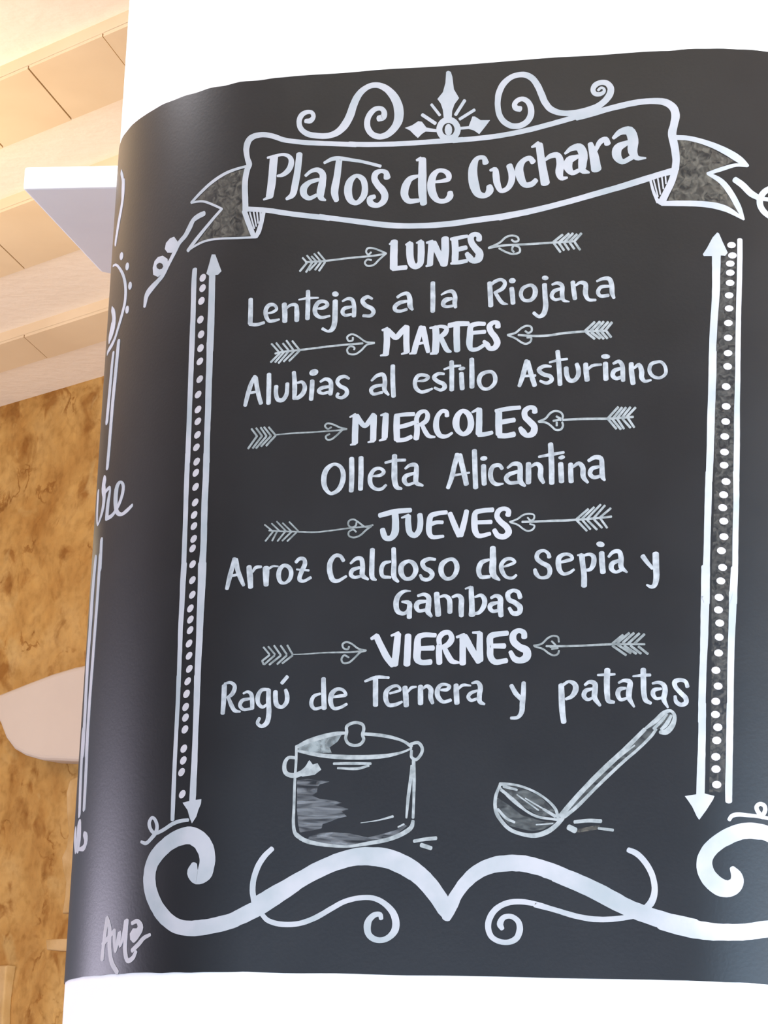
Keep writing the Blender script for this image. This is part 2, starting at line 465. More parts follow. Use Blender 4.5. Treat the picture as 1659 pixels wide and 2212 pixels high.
# ------------------------------------------------------------------ chalk marks
# each mark is drawn on the unrolled face in tenths of a millimetre: along the face, up from the band's foot, width
MARKS = [
('crest_ornament','scroll',[('w','s',[173,10397,54,235,10396,68,273,10448,57,247,10504,51,183,10512,58,118,10476,71,90,10399,67,116,10303,66,204,10227,71,331,10194,73,478,10185,75,595,10225,87,683,10313,105,744,10437,105,778,10556,99,832,10681,92,907,10763,79,998,10805,72,1097,10800,74,1198,10746,86,1280,10657,101,1341,10545,112,1365,10436,117,1359,10322,113,1311,10225,97,1229,10153,84,1138,10129,75,1045,10162,73,979,10247,74,967,10355,75,1007,10446,73,1070,10496,64,1139,10494,59,1177,10448,67,1167,10382,84,1109,10366,80])]),
('crest_ornament','finial',[('w','f',[1943,10917,1968,10929,2001,10913,2023,10847,2048,10684,2117,10566,2062,10489,2036,10404,2033,10298,1937,10304,1919,10426,1890,10508,1845,10571,1911,10654,1939,10772])]),
('crest_ornament','side_leaf',[('w','f',[1448,10223,1538,10250,1615,10299,1661,10289,1722,10209,1847,10179,1848,10143,1711,10159,1667,10132,1617,10082,1569,10128,1515,10185])]),
('crest_ornament','ring',[('w','c',[1994,10292,80,1915,10262,80,1883,10177,75,1921,10088,72,2003,10047,77,2082,10078,80,2114,10162,75,2076,10251,73]),
('w','f',[2045,10158,2041,10120,2024,10093,2002,10084,1978,10096,1960,10125,1952,10164,1957,10203,1973,10230,1996,10239,2020,10227,2038,10198])]),
('crest_ornament','ray',[('w','s',[1773,10505,35,1883,10358,35]),
('w','s',[1661,10380,43,1831,10255,43]),
('w','s',[2189,10530,41,2081,10351,41]),
('w','s',[2316,10398,39,2135,10291,39])]),
('crest_ornament','side_leaf#2',[('w','f',[2149,10190,2252,10193,2293,10314,2325,10312,2398,10260,2514,10253,2459,10177,2385,10082,2319,10133,2253,10157,2150,10154])]),
('crest_ornament','scroll#2',[('w','s',[2885,10371,75,2831,10388,70,2812,10435,63,2848,10485,61,2912,10499,60,2977,10458,64,3015,10378,75,3018,10285,81,2979,10209,79,2894,10159,73,2792,10160,73,2704,10207,72,2641,10287,70,2609,10392,71,2602,10499,72,2620,10618,80,2675,10721,77,2760,10790,69,2862,10815,70,2951,10803,75,3030,10747,77,3096,10649,79,3144,10539,82,3192,10430,81,3260,10346,77,3350,10298,71,3462,10277,71,3589,10279,77,3727,10304,81,3839,10343,79,3926,10409,81,3980,10484,84,3990,10563,79,3943,10628,70,3870,10644,64,3801,10616,68,3774,10558,61,3800,10506,57,3861,10495,54,3908,10522,43,3907,10561,32,3871,10576,32,3837,10547,33])]),
('title_banner','outline',[('w','s',[-561,9286,79,-570,9395,80,-590,9667,79,-570,9826,78,-545,9891,78,-571,9962,69,-591,10045,74,-597,10114,84,-568,10212,87,-499,10254,78,-375,10261,68,-248,10231,65,-109,10172,63,40,10138,61,228,10109,64,494,10080,61,837,10046,64]),
('w','s',[747,10060,64,932,10042,64,1326,10023,64,1716,10021,64,2180,10026,64]),
('w','s',[2065,10019,64,2578,10040,64,2960,10090,65,3339,10169,67,3715,10256,67,4164,10331,64]),
('w','s',[3583,10211,67,3732,10240,67,4003,10308,72,4272,10354,75,4474,10365,74,4650,10339,85,4747,10270,95,4779,10169,101,4764,10050,94,4743,9953,101,4756,9854,95,4777,9754,92,4795,9614,87,4787,9488,88]),
('w','s',[4787,9474,85,4626,9437,74,4426,9382,80,4160,9311,77,3892,9246,74,3488,9150,71,3082,9067,74,2673,9006,83]),
('w','s',[2718,9013,76,2388,8986,73,2006,8954,73,1620,8955,68,1295,8981,72,968,9038,70,704,9086,65,413,9142,63]),
('w','s',[540,9112,65,407,9135,66,7,9204,66,-265,9264,63,-548,9309,63])]),
('title_banner','ribbon_fold',[('w','s',[-578,9288,68,-508,9120,67,-427,8938,63]),
('w','s',[-312,9254,51,-339,9103,57,-371,8986,61,-399,8935,53]),
('w','s',[-499,9259,19,-425,9044,19]),
('w','s',[-448,9261,19,-401,9069,19]),
('w','s',[-403,9256,19,-378,9107,19]),
('w','s',[-358,9252,19,-349,9157,19])]),
('title_banner','ribbon_tail',[('w','s',[-580,9871,31,-726,9853,36,-890,9816,41,-1075,9738,43,-1265,9622,43,-1400,9526,39]),
('w','s',[-1400,9526,28,-1206,9506,29,-1038,9431,30,-904,9359,28]),
('w','s',[-904,9359,35,-996,9278,39,-1147,9141,46,-1304,8999,56,-1410,8897,52]),
('w','s',[-1401,8902,29,-1283,8942,31,-1135,8974,29,-929,8972,27,-671,8946,27,-398,8928,29])]),
('title_banner','tail_shading',[('d','f',[-590,9842,-602,9305,-555,9192,-449,8953,-930,8988,-1260,8971,-1068,9168,-884,9353,-1022,9442,-1327,9539,-1104,9688,-874,9800])]),
('title_banner','ribbon_fold#2',[('w','s',[4791,9506,80,4753,9352,83,4677,9180,84,4628,9076,91]),
('w','s',[4492,9376,29,4532,9227,35,4591,9088,46]),
('w','s',[4534,9364,18,4589,9156,18]),
('w','s',[4583,9380,18,4617,9183,18]),
('w','s',[4630,9397,18,4651,9250,18]),
('w','s',[4673,9404,18,4681,9311,18])]),
('title_banner','ribbon_tail#2',[('w','s',[4789,9887,59,4946,9870,60,5130,9816,65,5314,9740,79,5480,9647,91,5573,9582,77,5638,9537,33]),
('w','s',[5629,9537,36,5500,9540,42,5345,9490,50,5168,9424,41]),
('w','s',[5173,9426,40,5329,9331,67,5445,9179,72,5529,9023,69,5595,8867,27]),
('w','s',[4637,9066,57,4822,9061,68,5096,9048,71,5278,9023,78,5415,8978,71,5595,8871,29])]),
('title_banner','tail_shading#2',[('d','f',[4799,9858,4993,9832,5177,9753,5472,9588,5272,9486,5154,9421,5329,9297,5535,8946,5278,9054,5050,9082,4711,9101,4799,9340,4832,9534])]),
('title_lettering','Platos',[('w','s',[-213,9951,105,-220,9763,105,-226,9602,105,-244,9443,98]),
('w','s',[-299,9951,28,-209,9964,39]),
('w','s',[-321,9409,25,-236,9435,48]),
('w','s',[-207,9964,39,-85,9975,40,-5,9933,56,17,9864,70,-11,9774,73,-85,9712,54,-155,9702,30]),
('w','s',[115,9968,78,105,9781,83,81,9581,87,51,9442,78,-22,9393,37]),
('w','s',[209,9681,39,275,9734,48,358,9748,63,426,9694,79,428,9574,93,412,9455,101,424,9381,73,479,9347,25]),
('w','s',[377,9620,47,260,9590,64,193,9518,91,201,9438,81,270,9385,56,360,9420,47]),
('w','s',[442,9834,36,543,9879,52,635,9880,53,768,9854,45,927,9819,39,1160,9746,41]),
('w','s',[630,9862,80,613,9643,88,590,9444,95,621,9336,62]),
('w','c',[860,9642,50,777,9567,91,762,9434,99,803,9326,80,876,9290,60,960,9370,77,974,9488,78,943,9590,72]),
('w','s',[1250,9594,87,1233,9659,63,1175,9683,51,1108,9661,75,1090,9595,80,1137,9505,83,1201,9433,90,1232,9367,88,1215,9289,82,1141,9243,62,1059,9274,78,1041,9336,71,1100,9359,58])]),
('title_lettering','de',[('w','s',[1649,9594,33,1538,9558,77,1486,9458,99,1477,9366,94,1529,9281,71,1659,9276,53]),
('w','s',[1615,9795,33,1666,9815,49]),
('w','s',[1686,9801,93,1693,9591,103,1701,9393,103,1722,9233,84]),
('w','s',[1837,9501,32,1934,9508,43,2021,9529,63,2021,9585,70,1968,9634,56,1890,9643,55,1830,9583,86,1809,9466,101,1837,9345,95,1904,9262,63,1995,9254,62,2049,9306,83,2048,9357,67])]),
('title_lettering','Cuchara',[('w','s',[2479,9709,80,2451,9774,58,2374,9772,60,2329,9685,100,2324,9553,117,2351,9420,117,2405,9312,87,2493,9294,67,2542,9354,92,2534,9407,73]),
('w','s',[2536,9609,29,2595,9616,64,2612,9536,83,2631,9430,80,2682,9340,58,2760,9367,65,2806,9459,81,2803,9564,83,2772,9655,77]),
('w','s',[3064,9683,72,3022,9733,64,2947,9709,67,2896,9615,100,2919,9486,102,2977,9398,70,3059,9405,70,3107,9450,61]),
('w','s',[3042,9874,26,3124,9911,70]),
('w','s',[3133,9899,89,3162,9713,95,3194,9541,102,3220,9405,110]),
('w','s',[3201,9693,32,3281,9748,64,3363,9747,77,3400,9641,97,3390,9529,95,3419,9456,62,3488,9459,26]),
('w','s',[3452,9765,29,3525,9822,64,3620,9837,98,3671,9759,110,3669,9625,103,3674,9540,82,3753,9507,25]),
('w','s',[3612,9720,49,3508,9677,101,3493,9593,104,3549,9516,63,3630,9542,52]),
('w','s',[3758,9871,64,3802,9729,107,3839,9544,123]),
('w','s',[3825,9782,45,3879,9891,69,3944,9915,69,3967,9857,77]),
('w','s',[4036,9924,41,4118,9996,78,4226,10003,113,4277,9883,128,4274,9742,111,4327,9657,62,4432,9648,22]),
('w','s',[4215,9859,58,4095,9796,109,4084,9698,108,4153,9620,67,4273,9672,63])]),
('ribbon_flourish','stem',[('w','s',[-1176,9343,69,-1267,9322,74,-1348,9286,70,-1409,9192,81,-1472,9107,73,-1566,9038,67,-1632,8954,73,-1701,8854,62,-1780,8756,68,-1851,8666,70,-1945,8607,74,-2082,8541,97,-2179,8475,103,-2211,8337,61])]),
('ribbon_flourish','leaf',[('w','f',[-1675,9133,-1603,9054,-1622,8988,-1701,8929,-1787,8949,-1843,9008,-1826,9084,-1751,9129]),
('w','f',[-1879,8928,-1780,8866,-1752,8777,-1785,8713,-1950,8663,-2056,8716,-2078,8814,-2045,8895,-1977,8932],[-1933,8847,-1875,8821,-1851,8780,-1876,8755,-1931,8758,-1984,8788,-2002,8823,-1982,8845])]),
('ribbon_flourish#2','stem',[('w','s',[5486,9358,75,5576,9294,81,5679,9193,82,5762,9150,69])]),
('ribbon_flourish#2','leaf',[('w','s',[5910,9279,65,5836,9225,72,5786,9134,77,5791,9047,76,5838,8973,72,5923,8913,69]),
('w','s',[5809,9136,49,5921,9133,49])]),
('border_rail','line',[('w','s',[-1277,8629,74,-1277,8442,80,-1262,8093,79,-1254,7832,83,-1247,7563,83]),
('w','s',[-1251,7683,80,-1245,7472,80,-1237,7193,78,-1230,6915,74,-1222,6638,75,-1215,6362,77,-1208,6147,75]),
('w','s',[-1217,6265,75,-1209,5990,75,-1202,5716,73,-1191,5444,71,-1184,5172,72,-1176,4875,72]),
('w','s',[-1171,4880,86,-1173,4672,84,-1170,4471,77,-1168,4270,75,-1169,4070,68,-1160,3870,66,-1153,3605,62,-1145,3373,59]),
('w','s',[-1154,3511,62,-1146,3252,61,-1142,2909,59,-1140,2652,57,-1137,2397,59,-1129,2057,61,-1122,1783,54])]),
('border_rail','arrow_shaft',[('w','s',[-994,8520,92,-979,8137,94,-972,7878,100,-963,7524,97]),
('w','s',[-972,7644,93,-958,7364,92,-952,7087,90,-941,6810,86,-934,6466,85,-919,6115,87]),
('w','s',[-927,6232,86,-916,5890,88,-914,5619,90,-904,5348,88,-894,5078,89,-895,4876,94]),
('w','s',[-898,4862,116,-888,4514,105,-886,4248,98,-878,3916,90,-877,3652,85,-869,3362,81]),
('w','s',[-878,3493,86,-865,3149,84,-858,2808,75,-850,2468,81,-847,2130,87,-846,1995,85])]),
('border_rail','arrow_tip',[('w','f',[-1017,8782,-966,8774,-919,8674,-859,8544,-907,8503,-1040,8511,-1085,8542,-1050,8658,-1027,8750])]),
('border_rail','arrow_tip#2',[('w','f',[-986,1979,-864,2000,-725,2012,-727,1957,-757,1891,-781,1808,-836,1732,-870,1794,-907,1888])]),
('border_rail','dot#1',[('b','f',[-1097,8474,-1117,8455,-1142,8447,-1167,8453,-1184,8471,-1188,8496,-1179,8521,-1159,8540,-1134,8548,-1110,8542,-1093,8525,-1089,8500])]),
('border_rail','dot#2',[('b','f',[-1091,8339,-1111,8320,-1136,8312,-1160,8318,-1177,8336,-1182,8360,-1173,8386,-1153,8405,-1127,8413,-1103,8407,-1087,8389,-1082,8365])]),
('border_rail','dot#3',[('b','f',[-1097,8176,-1117,8157,-1142,8149,-1167,8154,-1184,8172,-1188,8197,-1179,8222,-1159,8241,-1134,8249,-1110,8243,-1093,8226,-1089,8201])]),
('border_rail','dot#4',[('b','f',[-1096,7934,-1116,7915,-1141,7907,-1165,7912,-1182,7930,-1187,7955,-1178,7980,-1158,7999,-1132,8007,-1108,8001,-1092,7984,-1088,7959])]),
('border_rail','dot#5',[('b','f',[-1073,7741,-1092,7722,-1117,7714,-1141,7719,-1158,7737,-1162,7761,-1153,7787,-1134,7806,-1108,7814,-1085,7809,-1068,7791,-1064,7767])]),
('border_rail','dot#6',[('b','f',[-1069,7565,-1088,7546,-1113,7538,-1137,7543,-1154,7560,-1158,7585,-1149,7610,-1130,7629,-1104,7637,-1081,7632,-1064,7615,-1060,7590])]),
('border_rail','dot#7',[('b','f',[-1072,7394,-1095,7377,-1121,7371,-1143,7378,-1156,7395,-1156,7419,-1142,7442,-1119,7459,-1093,7465,-1071,7459,-1059,7442,-1059,7418])]),
('border_rail','dot#8',[('b','f',[-1059,7165,-1081,7148,-1107,7142,-1129,7148,-1142,7165,-1142,7189,-1128,7212,-1106,7230,-1080,7236,-1058,7230,-1045,7212,-1046,7189])]),
('border_rail','dot#9',[('b','f',[-1070,6972,-1093,6954,-1119,6948,-1141,6955,-1154,6972,-1154,6995,-1140,7019,-1117,7036,-1091,7042,-1069,7036,-1057,7019,-1057,6995])]),
('border_rail','dot#10',[('b','f',[-1059,6781,-1081,6763,-1107,6757,-1129,6763,-1142,6780,-1142,6804,-1128,6827,-1106,6844,-1080,6851,-1058,6845,-1045,6828,-1046,6804])]),
('border_rail','dot#11',[('b','f',[-1051,6630,-1073,6613,-1099,6607,-1121,6613,-1134,6630,-1133,6653,-1120,6677,-1097,6694,-1072,6700,-1050,6694,-1037,6677,-1038,6654])]),
('border_rail','dot#12',[('b','f',[-1045,6459,-1067,6442,-1093,6436,-1115,6442,-1127,6459,-1127,6482,-1114,6505,-1091,6523,-1066,6529,-1044,6523,-1031,6506,-1032,6483])]),
('border_rail','dot#13',[('b','f',[-1051,6303,-1073,6285,-1098,6279,-1121,6285,-1133,6302,-1133,6325,-1119,6348,-1097,6366,-1071,6372,-1049,6366,-1037,6349,-1037,6326])]),
('border_rail','dot#14',[('b','f',[-1033,6123,-1054,6104,-1079,6096,-1101,6101,-1115,6117,-1115,6141,-1104,6166,-1082,6185,-1057,6193,-1035,6188,-1022,6172,-1021,6148])]),
('border_rail','dot#15',[('b','f',[-1035,5984,-1057,5965,-1082,5956,-1104,5961,-1117,5978,-1118,6001,-1106,6026,-1085,6045,-1060,6053,-1038,6049,-1025,6032,-1024,6008])]),
('border_rail','dot#16',[('b','f',[-1027,5806,-1048,5787,-1073,5779,-1096,5783,-1109,5800,-1110,5823,-1098,5848,-1076,5867,-1051,5875,-1029,5871,-1016,5854,-1016,5831])]),
('border_rail','dot#17',[('b','f',[-1020,5612,-1041,5593,-1065,5584,-1088,5589,-1101,5605,-1102,5629,-1090,5653,-1069,5673,-1044,5681,-1022,5676,-1009,5660,-1008,5636])]),
('border_rail','dot#18',[('b','f',[-1025,5457,-1046,5437,-1071,5429,-1093,5434,-1107,5450,-1107,5473,-1096,5498,-1074,5517,-1049,5526,-1027,5521,-1014,5505,-1014,5481])]),
('border_rail','dot#19',[('b','f',[-1018,5317,-1039,5298,-1064,5290,-1086,5294,-1099,5310,-1100,5334,-1088,5359,-1067,5378,-1042,5386,-1020,5382,-1007,5366,-1006,5342])]),
('border_rail','dot#20',[('b','f',[-1011,5158,-1032,5139,-1057,5131,-1079,5135,-1092,5151,-1093,5175,-1081,5199,-1060,5218,-1035,5227,-1013,5222,-1000,5206,-1000,5183])]),
('border_rail','dot#21',[('b','f',[-1019,5041,-1040,5022,-1065,5014,-1087,5018,-1100,5034,-1101,5057,-1089,5082,-1068,5101,-1043,5110,-1021,5105,-1009,5089,-1008,5066])]),
('border_rail','dot#22',[('b','f',[-1006,4845,-1027,4826,-1051,4817,-1073,4822,-1086,4838,-1087,4861,-1075,4886,-1054,4905,-1030,4913,-1008,4909,-995,4893,-994,4870])]),
('border_rail','dot#23',[('b','f',[-995,4649,-1015,4630,-1040,4621,-1062,4625,-1075,4641,-1076,4664,-1064,4689,-1043,4708,-1018,4717,-997,4713,-984,4697,-983,4674])]),
('border_rail','dot#24',[('b','f',[-984,4468,-1004,4448,-1029,4440,-1051,4444,-1064,4460,-1064,4483,-1053,4507,-1032,4527,-1007,4535,-986,4531,-973,4516,-972,4492])]),
('border_rail','dot#25',[('b','f',[-1001,4303,-1021,4283,-1046,4274,-1068,4279,-1081,4294,-1082,4318,-1070,4342,-1049,4361,-1024,4370,-1003,4366,-990,4350,-989,4327])]),
('border_rail','dot#26',[('b','f',[-991,4165,-1012,4146,-1036,4137,-1058,4141,-1071,4157,-1072,4180,-1060,4205,-1039,4224,-1015,4233,-993,4229,-980,4213,-980,4190])]),
('border_rail','dot#27',[('b','f',[-986,4036,-1007,4016,-1031,4007,-1053,4011,-1066,4027,-1067,4050,-1055,4075,-1034,4094,-1010,4103,-988,4099,-976,4083,-975,4060])]),
('border_rail','dot#28',[('b','f',[-991,3874,-1012,3854,-1036,3845,-1058,3849,-1071,3865,-1072,3888,-1060,3912,-1039,3932,-1015,3940,-993,3937,-980,3921,-980,3898])]),
('border_rail','dot#29',[('b','f',[-981,3724,-1001,3705,-1025,3696,-1047,3700,-1060,3715,-1061,3738,-1049,3763,-1028,3782,-1004,3791,-983,3787,-970,3772,-969,3749])]),
('border_rail','dot#30',[('b','f',[-966,3565,-986,3546,-1010,3537,-1032,3540,-1045,3556,-1045,3579,-1034,3603,-1013,3622,-989,3631,-968,3628,-955,3612,-954,3589])]),
('border_rail','dot#31',[('b','f',[-979,3414,-1000,3395,-1024,3386,-1045,3390,-1058,3405,-1059,3428,-1048,3452,-1027,3472,-1003,3481,-981,3477,-969,3462,-968,3439])]),
('border_rail','dot#32',[('b','f',[-981,3264,-1000,3243,-1025,3233,-1048,3236,-1064,3251,-1068,3275,-1058,3301,-1039,3322,-1014,3332,-991,3329,-976,3314,-972,3290])]),
('border_rail','dot#33',[('b','f',[-984,3106,-1003,3085,-1028,3074,-1051,3077,-1066,3093,-1070,3117,-1061,3142,-1041,3163,-1017,3174,-994,3171,-978,3155,-975,3131])]),
('border_rail','dot#34',[('b','f',[-977,2979,-996,2958,-1021,2947,-1044,2950,-1059,2966,-1063,2989,-1054,3015,-1035,3036,-1010,3046,-987,3044,-972,3028,-968,3004])]),
('border_rail','dot#35',[('b','f',[-975,2836,-995,2815,-1019,2805,-1042,2808,-1058,2823,-1061,2847,-1052,2872,-1033,2893,-1008,2904,-985,2901,-970,2885,-966,2862])]),
('border_rail','dot#36',[('b','f',[-976,2606,-995,2585,-1020,2575,-1043,2578,-1058,2593,-1062,2616,-1053,2642,-1033,2663,-1009,2673,-986,2671,-971,2655,-967,2632])]),
('border_rail','dot#37',[('b','f',[-973,2466,-992,2445,-1016,2434,-1039,2437,-1055,2452,-1058,2476,-1049,2502,-1030,2522,-1005,2533,-983,2530,-967,2515,-964,2492])]),
('border_rail','dot#38',[('b','f',[-989,2327,-1008,2306,-1032,2295,-1055,2298,-1071,2313,-1075,2337,-1066,2362,-1046,2383,-1022,2394,-999,2391,-983,2376,-980,2352])]),
('border_rail','dot#39',[('b','f',[-960,2063,-979,2042,-1003,2032,-1026,2034,-1042,2049,-1045,2073,-1036,2098,-1017,2119,-993,2130,-970,2127,-955,2112,-951,2089])]),
('border_rail#2','arrow_tip',[('w','f',[5288,8696,5310,8685,5354,8581,5414,8451,5385,8411,5341,8414,5232,8405,5137,8404,5126,8427,5172,8501,5236,8633])]),
('border_rail#2','arrow_shaft',[('w','s',[5283,8425,104,5284,8208,96,5284,7977,89,5274,7747,84,5262,7517,84,5253,7127,81]),
('w','s',[5257,7240,88,5257,6957,90,5253,6674,85,5248,6393,87,5246,6113,83,5237,5686,78]),
('w','s',[5235,5796,78,5231,5518,80,5227,5242,77,5225,4966,75,5221,4678,78]),
('w','s',[5213,4678,97,5213,4486,99,5216,4254,98]),
('w','s',[5214,4381,98,5210,4109,93,5208,3837,86,5202,3567,79,5196,3298,82,5195,2888,83]),
('w','s',[5199,3099,83,5200,2832,83,5199,2566,86,5195,2367,91,5193,2062,93])]),
('border_rail#2','arrow_tip#2',[('w','f',[5019,2045,5146,2068,5237,2080,5348,2055,5333,2014,5260,1893,5183,1782,5156,1818,5103,1928,5049,2006])]),
('border_rail#2','line',[('w','s',[5553,8615,62,5555,8449,62,5554,8140,62,5550,7832,61,5548,7526,61,5547,7136,61]),
('w','s',[5547,7249,61,5548,6895,61,5545,6543,65,5548,6192,68,5547,5696,70]),
('w','s',[5544,5806,73,5550,5459,67,5546,5114,67,5546,4675,65]),
('w','s',[5539,4674,81,5533,4496,85,5527,4264,89]),
('w','s',[5525,4391,89,5522,4119,82,5513,3780,76,5510,3442,75,5511,3040,73,5511,2886,72]),
('w','s',[5507,3109,74,5508,2776,78,5507,2443,76,5505,2178,80,5507,2000,76])]),
('border_rail#2','chalk_film',[('d2','f',[5329,8372,5511,8548,5512,7585,5515,6467,5524,4823,5495,4605,5466,3214,5464,2100,5289,2094,5299,3208,5280,4598,5296,5359,5296,6460,5308,7578])]),
('border_rail#2','dot#40',[('b','f',[5508,8547,5502,8528,5483,8513,5457,8507,5432,8511,5413,8524,5406,8544,5412,8563,5431,8578,5456,8584,5482,8580,5501,8566])]),
('border_rail#2','dot#41',[('b','f',[5521,8420,5514,8400,5496,8386,5470,8379,5444,8384,5425,8397,5418,8416,5425,8436,5443,8451,5469,8457,5495,8453,5514,8439])]),
('border_rail#2','dot#42',[('b','f',[5496,8319,5490,8299,5471,8284,5446,8278,5420,8283,5401,8296,5394,8315,5400,8335,5419,8349,5445,8355,5470,8351,5489,8338])]),
('border_rail#2','dot#43',[('b','f',[5498,8207,5491,8187,5472,8173,5447,8166,5421,8171,5402,8184,5395,8203,5402,8223,5420,8238,5446,8244,5472,8239,5491,8226])]),
('border_rail#2','dot#44',[('b','f',[5497,8082,5490,8063,5472,8048,5446,8042,5421,8046,5402,8060,5395,8079,5401,8098,5420,8113,5445,8119,5471,8114,5490,8101])]),
('border_rail#2','dot#45',[('b','f',[5488,7930,5481,7910,5463,7895,5437,7889,5412,7894,5393,7907,5386,7926,5392,7946,5411,7960,5436,7966,5462,7962,5481,7949])]),
('border_rail#2','dot#46',[('b','f',[5490,7770,5483,7751,5465,7736,5439,7730,5414,7734,5395,7748,5388,7767,5394,7786,5413,7801,5438,7807,5464,7802,5483,7789])]),
('border_rail#2','dot#47',[('b','f',[5483,7592,5477,7573,5458,7558,5433,7552,5407,7557,5388,7570,5381,7589,5388,7608,5406,7623,5432,7629,5457,7625,5476,7611])]),
('border_rail#2','dot#48',[('b','f',[5483,7413,5477,7394,5458,7379,5433,7373,5407,7377,5389,7391,5382,7410,5388,7429,5407,7443,5432,7449,5457,7445,5476,7432])]),
('border_rail#2','dot#49',[('b','f',[5484,7227,5478,7207,5459,7193,5434,7187,5408,7191,5390,7204,5382,7223,5389,7242,5407,7257,5433,7263,5458,7258,5477,7245])]),
('border_rail#2','dot#50',[('b','f',[5481,7058,5472,7038,5452,7026,5425,7023,5401,7031,5384,7048,5379,7070,5389,7089,5409,7102,5435,7105,5460,7096,5477,7079])]),
('border_rail#2','dot#51',[('b','f',[5468,6815,5458,6796,5438,6783,5412,6780,5387,6789,5370,6806,5366,6827,5375,6846,5395,6859,5421,6862,5446,6853,5463,6836])]),
('border_rail#2','dot#52',[('b','f',[5471,6577,5461,6557,5441,6544,5415,6542,5390,6550,5373,6567,5369,6588,5378,6608,5398,6620,5425,6623,5449,6615,5466,6598])]),
('border_rail#2','dot#53',[('b','f',[5467,6395,5458,6376,5438,6363,5412,6361,5387,6369,5370,6386,5366,6407,5375,6426,5395,6439,5421,6441,5446,6433,5463,6416])]),
('border_rail#2','dot#54',[('b','f',[5460,6216,5450,6197,5430,6184,5404,6182,5379,6190,5362,6207,5358,6228,5367,6247,5388,6260,5414,6262,5438,6254,5455,6237])]),
('border_rail#2','dot#55',[('b','f',[5459,6031,5449,6012,5429,5999,5403,5997,5378,6005,5362,6022,5357,6043,5366,6062,5387,6075,5413,6077,5437,6069,5454,6052])]),
('border_rail#2','dot#56',[('b','f',[5456,5874,5446,5855,5426,5842,5400,5840,5376,5848,5359,5865,5355,5886,5364,5905,5384,5918,5410,5920,5435,5912,5451,5895])]),
('border_rail#2','dot#57',[('b','f',[5481,5679,5471,5660,5449,5647,5423,5646,5398,5655,5381,5673,5378,5694,5388,5714,5409,5726,5436,5728,5461,5719,5477,5701])]),
('border_rail#2','dot#58',[('b','f',[5456,5522,5446,5503,5425,5490,5398,5489,5373,5498,5357,5516,5353,5538,5363,5557,5384,5569,5411,5571,5436,5562,5452,5544])]),
('border_rail#2','dot#59',[('b','f',[5448,5370,5438,5350,5416,5338,5390,5336,5365,5346,5349,5364,5345,5385,5355,5405,5376,5417,5403,5418,5428,5409,5444,5391])]),
('border_rail#2','dot#60',[('b','f',[5462,5212,5452,5192,5431,5180,5404,5178,5379,5187,5363,5205,5359,5227,5369,5246,5390,5258,5417,5260,5442,5251,5458,5233])]),
('border_rail#2','dot#61',[('b','f',[5466,5029,5455,5010,5434,4997,5408,4996,5383,5005,5366,5023,5363,5044,5373,5064,5394,5076,5421,5077,5445,5068,5462,5051])]),
('border_rail#2','dot#62',[('b','f',[5440,4863,5429,4844,5408,4832,5382,4830,5357,4839,5341,4857,5337,4878,5347,4898,5368,4910,5395,4912,5419,4902,5436,4885])]),
('border_rail#2','dot#63',[('b','f',[5455,4669,5445,4649,5424,4637,5398,4635,5373,4645,5357,4662,5353,4684,5363,4703,5384,4715,5411,4717,5435,4707,5452,4690])]),
('border_rail#2','dot#64',[('b','f',[5437,4511,5427,4491,5406,4479,5380,4478,5355,4487,5339,4504,5335,4526,5345,4545,5366,4557,5393,4559,5417,4549,5434,4532])]),
('border_rail#2','dot#65',[('b','f',[5420,4319,5410,4300,5389,4288,5363,4286,5338,4295,5322,4313,5318,4334,5328,4353,5349,4365,5375,4367,5400,4358,5416,4340])]),
('border_rail#2','dot#66',[('b','f',[5415,4175,5405,4155,5385,4142,5358,4139,5334,4147,5317,4165,5312,4187,5322,4207,5342,4220,5369,4223,5394,4214,5411,4197])]),
('border_rail#2','dot#67',[('b','f',[5431,4023,5422,4003,5401,3989,5375,3987,5350,3995,5333,4013,5329,4034,5338,4054,5359,4068,5385,4070,5410,4062,5427,4045])]),
('border_rail#2','dot#68',[('b','f',[5427,3860,5418,3840,5397,3827,5371,3824,5346,3833,5329,3850,5325,3872,5334,3892,5355,3905,5381,3907,5406,3899,5423,3882])]),
('border_rail#2','dot#69',[('b','f',[5423,3678,5413,3658,5393,3644,5366,3642,5342,3650,5325,3667,5321,3689,5330,3709,5351,3722,5377,3725,5402,3716,5418,3699])]),
('border_rail#2','dot#70',[('b','f',[5396,3478,5386,3458,5366,3445,5340,3442,5315,3450,5298,3468,5294,3489,5303,3509,5324,3522,5350,3525,5375,3517,5391,3499])]),
('border_rail#2','dot#71',[('b','f',[5422,3297,5413,3277,5392,3264,5366,3261,5342,3270,5325,3287,5321,3309,5330,3328,5350,3341,5377,3344,5401,3336,5418,3319])]),
('border_rail#2','dot#72',[('b','f',[5398,3122,5389,3102,5368,3089,5342,3086,5318,3095,5301,3112,5297,3133,5306,3153,5327,3166,5353,3169,5377,3161,5394,3144])]),
('border_rail#2','dot#73',[('b','f',[5397,2972,5388,2952,5367,2939,5341,2936,5316,2944,5300,2961,5296,2983,5305,3003,5325,3016,5351,3018,5376,3010,5393,2993])]),
('border_rail#2','dot#74',[('b','f',[5426,2831,5418,2809,5397,2794,5371,2790,5345,2797,5327,2814,5322,2837,5330,2858,5350,2873,5377,2878,5403,2871,5421,2853])]),
('border_rail#2','dot#75',[('b','f',[5416,2681,5408,2659,5388,2644,5361,2640,5335,2647,5317,2664,5312,2687,5320,2708,5341,2723,5367,2728,5393,2720,5411,2703])]),
('border_rail#2','dot#76',[('b','f',[5409,2495,5400,2473,5380,2458,5354,2454,5328,2461,5310,2478,5305,2500,5313,2522,5333,2537,5360,2541,5386,2534,5404,2517])]),
